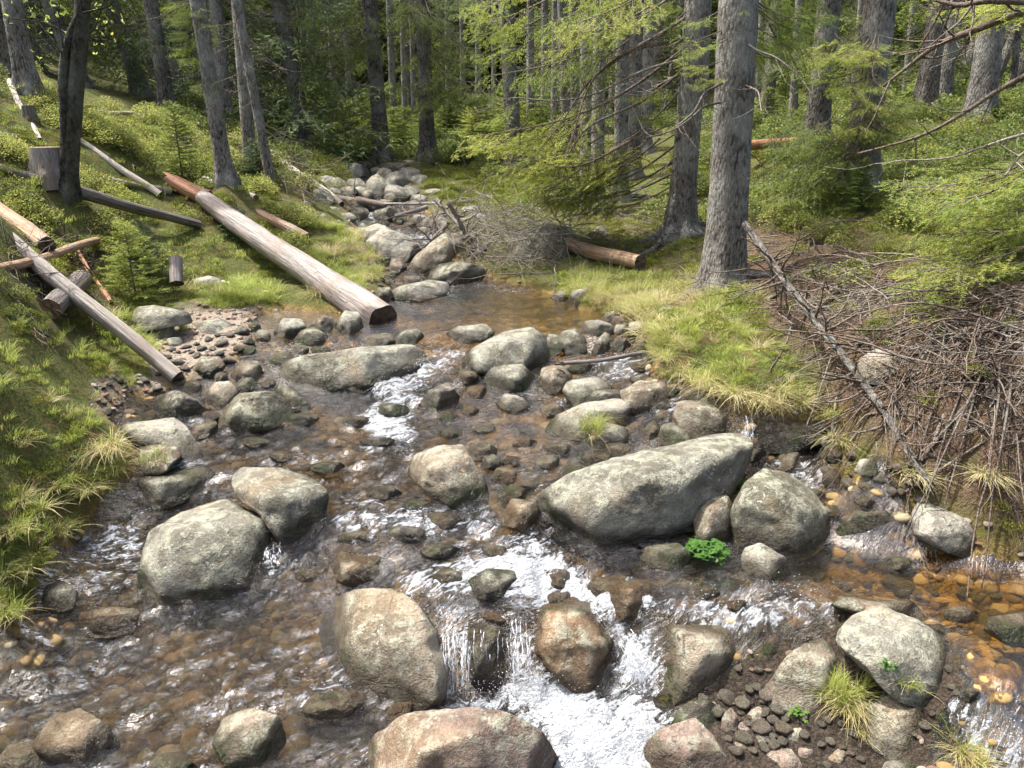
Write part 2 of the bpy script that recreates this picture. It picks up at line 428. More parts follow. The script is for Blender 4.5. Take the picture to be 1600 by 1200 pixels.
def ground_mat():
    t = NT('ground_soil')
    p = t.pos()
    n1 = t.noise(p, 1.3, 5, .6); n2 = t.noise(p, 8, 6, .7); n3 = t.noise(p, 55, 4, .75)
    lit = t.mix(t.rng(n3, .3, .7), (.06, .038, .025), (.22, .145, .095))
    lit = t.mix(t.rng(n2, .52, .68), lit, (.10, .10, .035))
    grn = t.mix(t.rng(n3, .3, .7), (.04, .055, .015), (.15, .17, .04))
    grn = t.mix(t.rng(n2, .5, .65), grn, (.17, .12, .05))
    bed = t.mix(t.rng(n2, .35, .65), (.18, .11, .035), (.44, .31, .115))
    bed = t.mix(t.rng(n3, .4, .7), bed, (.07, .04, .02))
    grv = t.mix(t.rng(t.noise(p, 70, 3, .8), .35, .65), (.20, .15, .11), (.50, .43, .35))
    c = t.mix(t.attr('litter'), grn, lit)
    c = t.mix(t.attr('gravel'), c, grv)
    c = t.mix(t.attr('bed'), c, bed)
    c = t.mix(t.attr('dark'), c, t.mix(t.rng(n3, .4, .7), (.035, .028, .02), (.12, .09, .07)))
    t.l(c, t.b.inputs['Base Color']); t.b.inputs['Roughness'].default_value = .9
    t.b.inputs['Specular IOR Level'].default_value = .2
    t.l(t.bump(t.math('ADD', n3, t.math('MULTIPLY', n2, 1.5)), .9, .05), t.b.inputs['Normal'])
    return t.m
M['ground'] = ground_mat()

def pebble_mat(name, c1, c2, c3):
    t = NT(name)
    r = t.rand()
    c = t.mix(t.rng(r, .2, .6), c1, c2); c = t.mix(t.rng(r, .75, .85), c, c3)
    n = t.noise(t.obj(), 30, 4, .7)
    c = t.mix(t.rng(n, .35, .7, 0, .6), c, t.mix(1., c, (.35, .3, .25), 'MULTIPLY'))
    t.l(c, t.b.inputs['Base Color']); t.b.inputs['Roughness'].default_value = .55
    t.l(t.bump(n, .6, .02), t.b.inputs['Normal'])
    return t.m
M['pebble_wet'] = pebble_mat('stream_bed_pebbles', (.18, .115, .045), (.46, .32, .125), (.46, .38, .23))
M['pebble_dry'] = pebble_mat('dry_pebbles', (.20, .14, .10), (.36, .31, .26), (.22, .12, .08))

def water_mat():
    t = NT('stream_water')
    p = t.pos()
    fo = t.attr('foam'); ru = t.attr('rough'); sm = t.attr('calm')
    warp = t.n('ShaderNodeVectorMath', operation='ADD')
    nn = t.n('ShaderNodeTexNoise'); nn.inputs['Scale'].default_value = 1.3; nn.inputs['Detail'].default_value = 2; t.l(p, nn.inputs['Vector'])
    sc = t.n('ShaderNodeVectorMath', operation='SCALE'); t.l(nn.outputs['Color'], sc.inputs[0]); sc.inputs['Scale'].default_value = .35
    t.l(p, warp.inputs[0]); t.l(sc.outputs[0], warp.inputs[1]); w = warp.outputs[0]
    # ripples drawn out along the current
    r1 = t.noise(t.turn(w, .45, (6.0, 21, 1)), 1.0, 4, .62, 1.0)
    r2 = t.noise(t.turn(w, .55, (18, 62, 1)), 1.0, 4, .65, .8)
    r3 = t.noise(t.turn(w, .3, (3.0, 9.0, 1)), 1.0, 3, .5)
    h = t.math('ADD', t.math('MULTIPLY', r1, .55), t.math('MULTIPLY', r2, .38)); h = t.math('ADD', h, t.math('MULTIPLY', r3, .35))
    h = t.math('MULTIPLY', h, t.math('ADD', .06, t.math('MULTIPLY', ru, 2.0)))
    nrm = t.bump(h, 1.0, .11)
    fr = t.n('ShaderNodeFresnel'); fr.inputs['IOR'].default_value = 1.40; t.l(nrm, fr.inputs['Normal'])
    gl = t.n('ShaderNodeBsdfGlossy'); gl.inputs['Roughness'].default_value = .075; gl.inputs['Color'].default_value = (1, 1, 1, 1); t.l(nrm, gl.inputs['Normal'])
    tr = t.n('ShaderNodeBsdfTransparent')
    t.l(t.mix(sm, (.95, .85, .64), (.88, .74, .46)), tr.inputs[0])
    mx = t.n('ShaderNodeMixShader'); t.l(t.math('MINIMUM', t.math('MULTIPLY_ADD', fr.outputs[0], 2.8, .045), 1.0), mx.inputs[0])
    t.l(tr.outputs[0], mx.inputs[1]); t.l(gl.outputs[0], mx.inputs[2])
    # foam; where faint, white flecks painted in as sparkle on rough water
    f1 = t.noise(t.turn(w, .5, (11, 30, 10)), 1., 5, .72, .8); f2 = t.noise(t.mapv(p, (60, 60, 60)), 1., 3, .7)
    fm = t.math('ADD', t.math('MULTIPLY', f1, .75), t.math('MULTIPLY', f2, .25))
    fm = t.rng(fm, .30, .70)
    thr = t.math('SUBTRACT', 1.03, t.math('MULTIPLY', fo, .93))
    ff = t.rng(fm, t.math('SUBTRACT', thr, .10), t.math('ADD', thr, .16))
    ff = t.math('MULTIPLY', ff, t.rng(fo, .05, .42))
    df = t.n('ShaderNodeBsdfPrincipled'); df.inputs['Base Color'].default_value = (.66, .70, .74, 1); df.inputs['Roughness'].default_value = .35
    t.l(t.bump(t.math('ADD', f1, f2), 1.0, .06), df.inputs['Normal'])
    m2 = t.n('ShaderNodeMixShader'); t.l(t.math('MULTIPLY', ff, .88), m2.inputs[0]); t.l(mx.outputs[0], m2.inputs[1]); t.l(df.outputs[0], m2.inputs[2])
    t.l(m2.outputs[0], t.out.inputs[0])
    t.N.remove(t.b)
    return t.m
M['water'] = water_mat()
def foam_mat():
    t = NT('white_water')
    t.b.inputs['Base Color'].default_value = (.85, .89, .93, 1); t.b.inputs['Roughness'].default_value = .25
    tr = t.n('ShaderNodeBsdfTransparent'); mx = t.n('ShaderNodeMixShader')
    n = t.noise(t.mapv(t.pos(), (60, 60, 9)), 1, 3, .6)
    t.l(t.rng(n, .42, .62, .05, .7), mx.inputs[0]); t.l(tr.outputs[0], mx.inputs[1]); t.l(t.b.outputs[0], mx.inputs[2]); t.l(mx.outputs[0], t.out.inputs[0])
    return t.m
M['spray'] = foam_mat()

def bark_mat(name, c1, c2, c3, sz=(14, 14, 4.5), bs=.03, lich=.35):
    t = NT(name)
    v = t.mapv(t.obj(), sz)
    w = t.voro(v, 3.2); e = t.noise(v, 3.0, 6, .7); n = t.noise(t.obj(), 2.2, 4, .6); f = t.noise(t.obj(), 60, 3, .7)
    c = t.mix(t.rng(e, .33, .66), c1, c2)
    c = t.mix(t.rng(w, .55, .85), c, t.mix(1., c, (.3, .28, .27), 'MULTIPLY'))
    c = t.mix(t.math('MULTIPLY', t.rng(t.math('ADD', n, t.math('MULTIPLY', f, .35)), .62, .80), lich), c, c3)
    c = t.mix(t.rng(f, .35, .7, 0, .5), c, t.mix(1., c, (.45, .43, .42), 'MULTIPLY'))
    t.l(c, t.b.inputs['Base Color']); t.b.inputs['Roughness'].default_value = .9; t.b.inputs['Specular IOR Level'].default_value = .2
    h = t.math('ADD', t.math('MULTIPLY', w, -.7), t.math('MULTIPLY', e, 1.0))
    t.l(t.bump(t.math('ADD', h, t.math('MULTIPLY', f, .3)), 1., bs), t.b.inputs['Normal'])
    return t.m
M['bark'] = bark_mat('spruce_bark', (.07, .06, .05), (.27, .245, .22), (.40, .42, .38), lich=.6, bs=.05)
M['bark_pale'] = bark_mat('pale_spruce_bark', (.13, .12, .105), (.34, .315, .29), (.50, .51, .46), lich=.6, bs=.05)
M['bark_dark'] = bark_mat('rowan_bark', (.025, .022, .018), (.075, .068, .055), (.20, .22, .17), lich=.45, sz=(10, 10, 5))
M['twig'] = bark_mat('dead_twig_bark', (.08, .06, .048), (.23, .18, .145), (.34, .34, .30), sz=(20, 20, 20), bs=.006)
M['twig_grey'] = bark_mat('grey_twig_bark', (.15, .125, .105), (.36, .315, .27), (.45, .45, .40), sz=(20, 20, 20), bs=.006)
def wood_mat(name, c1, c2, c3):
    t = NT(name)
    o = t.obj(); v = t.mapv(o, (26, 26, 1.3))
    g = t.noise(v, 1.6, 5, .6, .4); n = t.noise(o, 1.8, 4, .6); f = t.noise(t.mapv(o, (80, 80, 8)), 1, 3, .7)
    c = t.mix(t.rng(g, .35, .65), c1, c2); c = t.mix(t.rng(n, .46, .66), c, c3)
    c = t.mix(t.rng(f, .52, .66, 0, .55), c, t.mix(1., c, (.3, .26, .22), 'MULTIPLY'))
    k = t.voro(t.mapv(o, (9, 9, 5)), 1.)
    c = t.mix(t.rng(k, .06, .12, .85, 0), c, (.03, .022, .018))
    t.l(c, t.b.inputs['Base Color']); t.b.inputs['Roughness'].default_value = .62
    t.l(t.bump(t.math('ADD', g, t.math('MULTIPLY', f, .5)), .8, .02), t.b.inputs['Normal'])
    return t.m
M['wood_grey'] = wood_mat('weathered_log_wood', (.15, .13, .118), (.31, .28, .26), (.20, .16, .125))
M['wood_dark'] = wood_mat('dark_wet_log_wood', (.055, .045, .04), (.17, .15, .14), (.11, .07, .045))
M['wood_orange'] = wood_mat('orange_brown_log_wood', (.20, .11, .055), (.36, .25, .16), (.24, .19, .15))
M['wood_red'] = wood_mat('reddish_rotten_wood', (.22, .09, .04), (.38, .19, .09), (.15, .08, .05))
M['wood_pale'] = wood_mat('bleached_wood', (.28, .24, .20), (.46, .42, .37), (.28, .23, .19))
def cut_mat(name, c1, c2):
    t = NT(name)
    o = t.n('ShaderNodeTexWave', wave_type='RINGS', rings_direction='SPHERICAL'); o.inputs['Scale'].default_value = 18; o.inputs['Distortion'].default_value = 3; t.l(t.obj(), o.inputs['Vector'])
    n = t.noise(t.obj(), 9, 4)
    c = t.mix(o.outputs['Fac'], c1, c2); c = t.mix(t.rng(n, .45, .65), c, t.mix(1., c, (.3, .28, .26), 'MULTIPLY'))
    t.l(c, t.b.inputs['Base Color']); t.b.inputs['Roughness'].default_value = .8
    return t.m
M['cut_dark'] = cut_mat('dark_cut_end', (.035, .025, .02), (.10, .07, .05))
M['cut_brown'] = cut_mat('brown_cut_end', (.10, .055, .03), (.26, .16, .09))
# ------------------------------------------------------------------ ground and water
def soft_mask(px, py, dz, polys, soft):
    out = np.zeros(px.shape)
    for poly, s in polys:
        bb = np.array(poly)
        m = (dz > .2) & (px > bb[:, 0].min() - soft) & (px < bb[:, 0].max() + soft) & (py > bb[:, 1].min() - soft) & (py < bb[:, 1].max() + soft)
        if not m.any(): continue
        d = seg_dist(px[m], py[m], poly); i = in_poly(px[m], py[m], poly)
        v = s * np.clip(.5 + np.where(i, d, -d) / (2 * soft), 0, 1)
        out[m] = np.maximum(out[m], v)
    return out
LITTER = [([(1150,350),(1250,350),(1400,400),(1700,430),(2600,430),(2600,1000),(1600,840),(1440,770),(1300,640),(1270,560),(1190,500),(1150,450)], 1), ([(1150,450),(1010,440),(900,420),(905,335),(1040,330),(1150,350)], .55),
          ([(560,300),(460,300),(440,280),(540,240),(660,250),(640,300)], .6), ([(100,380),(200,380),(190,480),(120,490),(60,440)], .8), ([(300,300),(420,330),(480,380),(380,350),(280,330)], .8)]
GRAVEL = [([(285,478),(400,478),(430,510),(425,560),(340,605),(240,600),(235,540),(260,505)], 1), ([(150,600),(200,585),(300,600),(330,640),(200,665),(150,640)], 1), ([(540,320),(600,320),(610,440),(560,440)], .7)]

def fan(y0, y1, ratio, umax, ncol, off=1.5):
    ys = [y0]
    while ys[-1] < y1: ys.append((ys[-1] + off) * ratio - off)
    ys = np.array(ys); u = np.linspace(-umax, umax, ncol)
    X = u[None, :] * (ys[:, None] + off); Y = np.repeat(ys[:, None], ncol, 1)
    return X, Y
def grid_faces(nr, nc):
    i = np.arange(nr - 1)[:, None] * nc; j = np.arange(nc - 1)[None, :]
    return np.stack([i + j, i + j + 1, i + nc + j + 1, i + nc + j], -1).reshape(-1, 4)
X, Y = fan(-.6, 58, 1.0095, 1.45, 430)
x, y = X.ravel(), Y.ravel()
z = Gf(x, y)
me = mesh_np('ground', np.stack([x, y, z], -1), [grid_faces(*X.shape)])
px, py, dz = project(np.stack([x, y, z], -1))
s = Sf(x, y)
nn = fbm(np.stack([x * 2.5, y * 2.5, 0 * x], -1), 3, 9)
vattr(me, 'litter', np.clip(soft_mask(px, py, dz, LITTER, 30) + .35 * nn + np.where((dz < .2) & (x > 0), 1, 0), 0, 1))
vattr(me, 'gravel', np.clip(soft_mask(px, py, dz, GRAVEL, 12), 0, 1))
inb = ((x > .8) & (x < 2.7) & (y < 3.7)) * 1.0
vattr(me, 'bed', np.maximum(sstep(-.12, .03, s) * (1 - inb), 0)); vattr(me, 'dark', inb * sstep(.05, -.05, s))
ground = tag(link('ground', me, M['ground']), 'mossy forest floor and stony stream bed with brown litter on the right bank', kind='structure')

FOAM_SPARKLE = [([(597,560),(625,548),(664,548),(716,552),(700,575),(665,610),(650,640),(640,700),(575,705),(560,655),(590,600)], .82),
 ([(610,905),(700,880),(800,842),(850,860),(890,885),(1000,915),(1030,950),(960,970),(830,955),(760,925),(690,935),(640,945)], .80),
 ([(690,955),(740,955),(735,1000),(728,1100),(690,1095)], .72), ([(800,965),(830,975),(838,1080),(795,1095)], .7),
 ([(690,1100),(760,1085),(790,1060),(880,1060),(960,1090),(1030,1090),(1050,1130),(1020,1220),(860,1220),(850,1150),(800,1115),(690,1125)], .95),
 ([(958,968),(1010,990),(1035,1060),(1030,1100),(965,1085)], .85),
 ([(925,560),(975,545),(1010,555),(1020,580),(1000,597),(940,597)], .75), ([(905,530),(940,520),(955,550),(930,560)], .7),
 ([(1040,955),(1120,930),(1200,925),(1330,940),(1320,965),(1200,985),(1090,975)], .62), ([(1175,915),(1320,940),(1310,985),(1190,980)], .55),
 ([(820,815),(850,840),(870,880),(830,890),(815,850)], .78), ([(1205,728),(1290,728),(1300,755),(1230,765)], .72), ([(1150,660),(1170,655),(1180,710),(1155,710)], .6),
 ([(405,860),(440,855),(470,880),(430,900)], .7), ([(480,810),(560,790),(770,790),(780,840),(700,850),(560,830)], .52), ([(500,770),(560,750),(640,800),(560,815)], .42), ([(110,840),(235,790),(240,880),(210,930),(130,950),(90,880)], .45),
 ([(1480,1100),(1520,1100),(1600,1160),(1660,1250),(1540,1210),(1500,1150)], .85), ([(555,325),(600,325),(610,350),(570,350)], .8), ([(620,360),(700,360),(700,395),(640,390)], .75),
 ([(460,1130),(520,1080),(560,1060),(520,1040),(450,1090)], .5), ([(840,740),(900,730),(900,770),(820,780)], .55), ([(1020,640),(1060,600),(1085,630),(1050,660)], .6), ([(860,600),(900,600),(905,640),(850,650)], .5),
 ([(330,690),(640,690),(700,760),(640,800),(500,790),(400,740)], .24), ([(0,960),(200,900),(500,900),(520,1090),(330,1200),(0,1200)], .22), ([(230,700),(330,700),(340,740),(240,740)], .5)]  # the broad faint patches paint glints as white flecks; the rest is foam
CALM = [([(395,480),(700,440),(980,440),(1010,520),(930,545),(700,535),(430,560)], 1), ([(1240,820),(1700,860),(1900,1300),(1620,1180),(1530,1090),(1500,990),(1330,930),(1220,930)], 1), ([(1150,640),(1310,640),(1310,665),(1150,665)], 1),
        ([(720,610),(850,600),(870,680),(800,700),(700,690)], .6), ([(1000,850),(1200,870),(1180,910),(1000,890)], .7)]
X, Y = fan(1.6, 20, 1.0048, 1.25, 680, 1.0)
x, y = X.ravel(), Y.ravel()
s = Sf(x, y)
q = np.stack([x, y, 0 * x], -1)
zw = Rf(x, y)
px, py, dz = project(np.stack([x, y, zw], -1))
foam = soft_mask(px, py, dz, FOAM_SPARKLE, 26)
foam = np.clip(foam * (1 + .55 * fbm(q * 3.5, 4, 61)), 0, 1)
calm = soft_mask(px, py, dz, CALM, 25)
LL = soft_mask(px, py, dz, [([(-300,950),(100,880),(330,930),(520,960),(520,1090),(450,1200),(-300,1300)], 1), ([(330,690),(640,690),(640,800),(420,760)], .7)], 40)
swell = sstep(-.35, .35, fbm(q * 1.6, 3, 77))
rough = np.clip((.22 + .42 * swell + .30 * LL) * (1 - calm) + foam * .8 + .05, 0, 1)
c30, s30 = math.cos(.45), math.sin(.45)
fl = np.stack([(x * c30 + y * s30) * 3.0, (y * c30 - x * s30) * 8.5, 0 * x], -1)
rip = fbm(fl + .6 * fbm(q * 2, 2, 40)[:, None], 4, 21) * .055 + fbm(q * 13, 3, 22) * .022
zw = zw + rip * (rough - .03) * 1.5 + foam ** 2 * (.01 + .09 * np.abs(fbm(q * 8, 4, 31)))
# keep the sheet under the banks
fc = grid_faces(*X.shape)
keep = (s[fc] > -.22).any(1)
fc = fc[keep]
used = np.unique(fc); remap = np.zeros(len(x), int); remap[used] = np.arange(len(used))
me = mesh_np('stream_water', np.stack([x, y, zw], -1)[used], [remap[fc]])
vattr(me, 'foam', foam[used]); vattr(me, 'rough', rough[used]); vattr(me, 'calm', calm[used])
tag(link('stream_water', me, M['water']), 'shallow rushing amber brown stream with white foam below its small drops', kind='structure')

# ------------------------------------------------------------------ rocks
def ico(sub):
    import bmesh
    bm = bmesh.new(); bmesh.ops.create_icosphere(bm, subdivisions=sub, radius=1)
    V = np.array([v.co[:] for v in bm.verts]); T = np.array([[v.index for v in f.verts] for f in bm.faces]); bm.free()
    return V, T
ICO = {k: ico(k) for k in (2, 3, 4, 5, 6)}
TONE = dict(G=(.43,.42,.35), L=(.58,.55,.48), T=(.48,.41,.31), O=(.40,.27,.16), D=(.19,.17,.145), P=(.48,.36,.30), M=(.31,.30,.22), B=(.36,.29,.21))

def rock(label, poly, tone='G', dep=.8, moss=.15, lift=0, name='boulder', group=None, seed=None, contact=None, flat=1.0, wet=1.0, dist=None, allwet=0.0):
    poly = np.array(poly, float)
    if len(poly) == 1:                        # x, y, w, h
        pass
    seed = seed if seed is not None else int(poly[0, 0] * 7 + poly[0, 1])
    rs = RNG(seed)
    cx, cy_ = (poly[:, 0].min() + poly[:, 0].max()) / 2, (poly[:, 1].min() + poly[:, 1].max()) / 2
    w = (poly[:, 0].max() - poly[:, 0].min()) / 2; h = (poly[:, 1].max() - poly[:, 1].min()) / 2
    th = np.arange(180) * 2 * math.pi / 180
    rr = np.full(180, 1e-3)
    ex, ey = poly[:, 0] - cx, -(poly[:, 1] - cy_)
    n = len(poly)
    dx, dy = np.cos(th), np.sin(th)
    for k in range(n):
        ax, ay, bx, by = ex[k], ey[k], ex[(k + 1) % n], ey[(k + 1) % n]
        vx, vy = bx - ax, by - ay
        den = dx * vy - dy * vx
        den = np.where(np.abs(den) < 1e-9, 1e-9, den)
        t = (ax * vy - ay * vx) / den
        u = (ax * dy - ay * dx) / den
        ok = (t > 0) & (u >= -1e-6) & (u <= 1 + 1e-6)
        rr = np.where(ok, np.maximum(rr, t), rr)
    ker = np.array([1, 2, 3, 2, 1.]) / 9
    rr = sum(ker[i] * np.roll(rr, i - 2) for i in range(5)) * 1.05
    by = poly[:, 1].max() + lift if contact is None else contact
    bx = poly[np.argmax(poly[:, 1]), 0]
    if by > 1215: by = 1215
    P0 = hit(bx, by) if dist is None else at_y(bx, by, dist)
    d0 = (P0 - CAM) @ FW
    rw = w / F * d0
    dr = dep * min(rw, 1.6 * h / F * d0) * 1.15
    dc = d0 + dr * .75
    sc = dc / F
    size = max(w, h)
    sub = 5 if size > 42 else 4 if size > 14 else 3
    if size > 115: sub = 6
    V0, T0 = ICO[sub]
    a, b, c = V0[:, 0], V0[:, 1], V0[:, 2]
    rho = np.sqrt(a * a + b * b); ang = np.arctan2(b, a) % (2 * math.pi)
    Rt = np.interp(ang, np.append(th, 2 * math.pi), np.append(rr, rr[0]))
    rho2 = rho ** .9
    low = np.where(b < 0, 1 + .10 * (-b), 1.0)      # carried down into the bed
    A = Rt * rho2 * np.cos(ang) * sc; Bv = Rt * rho2 * np.sin(ang) * sc * low
    Cv = c * dr
    C0 = CAM + ray(cx, cy_) * dc
    Pw = C0 + A[:, None] * RT + Bv[:, None] * UP
    v = Pw - CAM; v /= np.linalg.norm(v, axis=1)[:, None]
    Pw = Pw + v * Cv[:, None]
    # broken faces: slide the vertices along the line of depth
    pl = [((rs.normal(0, .12), rs.uniform(-.1, .3), 1.0), rs.uniform(.50, .68)),
          ((rs.normal(0, .3), -1.0, rs.uniform(.05, .45)), rs.uniform(.50, .66)),
          ((rs.choice([-1, 1]) * rs.uniform(.5, 1), -.7, rs.uniform(.1, .6)), rs.uniform(.58, .74)),
          ((rs.uniform(-.7, .7), -.5, .9), rs.uniform(.78, .88)),
          ((rs.choice([-1, 1]) * rs.uniform(.4, .9), -.2, rs.uniform(.4, 1)), rs.uniform(.72, .86))]
    for _ in range(4): pl.append(((rs.normal(0, .8), rs.uniform(-1, -.1), rs.uniform(-.1, 1)), rs.uniform(.74, .88)))
    Pw = Pw - v * (.85 * dr * np.clip(-b * 1.1, 0, 1))[:, None]      # the foot comes forward to where it meets the ground
    Pf = C0 + A[:, None] * RT + Bv[:, None] * UP - v * (.85 * dr * np.clip(-b * 1.1, 0, 1))[:, None]
    Pf = Pf - v * (np.abs(Cv))[:, None]
    L = Pf - C0; slid = np.zeros(len(L))
    tmax = np.clip(.88 * (Pf[:, 2] - P0[2]) / np.maximum(-v[:, 2], .12), 0, None) + .3 * dr if dist is None else np.full(len(L), 9.)
    for nrm, fr in pl:
        nrm = np.array(nrm); nrm /= np.linalg.norm(nrm)
        s_ = L @ nrm; d = s_.max() * fr
        den = np.minimum(v @ nrm, -.25)
        kq = .014 * rw                          # rounded, not cut, edges
        ov = kq * np.logaddexp(0, (s_ - d) / kq)
        t = ov / -den * (v @ nrm < -.05)
        t = 1.05 * dr * np.tanh(t / (1.05 * dr))
        t = np.minimum(t, np.maximum(tmax - slid, 0))
        L = L + v * t[:, None]; slid += t
    back = np.maximum(2 * np.abs(Cv) - slid, .30 * np.abs(Cv))
    L = L + v * np.where(c > 0, back, 0)[:, None]
    # relief
    r = max(rw, .02)
    nr = L / (np.linalg.norm(L, axis=1)[:, None] + 1e-9)
    pn = L / r + seed * .37
    am = fbm(pn * 1.3, 3, 1) * .07 + (.5 - np.abs(fbm(pn * 2.4, 4, 5))) * .065 + fbm(pn * 8, 3, 8) * .022
    if sub == 6: am = am + fbm(L * 20 + seed, 4, 12) * .012
    L = L + nr * (am * min(rw, 1.3 * h * sc))[:, None]
    nm = name
    me = mesh_np(nm, L, [T0])
    Wp = L + C0
    wl_ = Rf(Wp[:, 0], Wp[:, 1]); sd_ = Sf(Wp[:, 0], Wp[:, 1])
    hh = Wp[:, 2] - wl_ + .035 * fbm(Wp * 9, 2, 44)
    wt = sstep(.13, .05, hh) * sstep(-.35, -.05, sd_) * wet
    vattr(me, 'wet', np.clip(wt + allwet, 0, 1))
    o = link(nm, me, M['rock'], loc=C0)
    col = np.array(TONE[tone]) * rs.uniform(.58, .78)
    o.color = (*col, moss)
    if Sf(C0[0:1], C0[1:2])[0] < .05: EXCL.append((C0[0], C0[1], rw * .8))
    tag(o, label, 'stone' if name != 'boulder' else 'boulder', group)
    return o

def E(x, y, w, h, seed=0):
    """rough oval outline"""
    r = RNG(int(x * 3 + y * 5) + seed)
    a = np.linspace(0, 2 * math.pi, 9, endpoint=False) + r.uniform(-.2, .2, 9)
    k = r.uniform(.84, 1.08, 9)
    return [(x + w / 2 * math.cos(t) * q, y + h / 2 * math.sin(t) * q) for t, q in zip(a, k)]

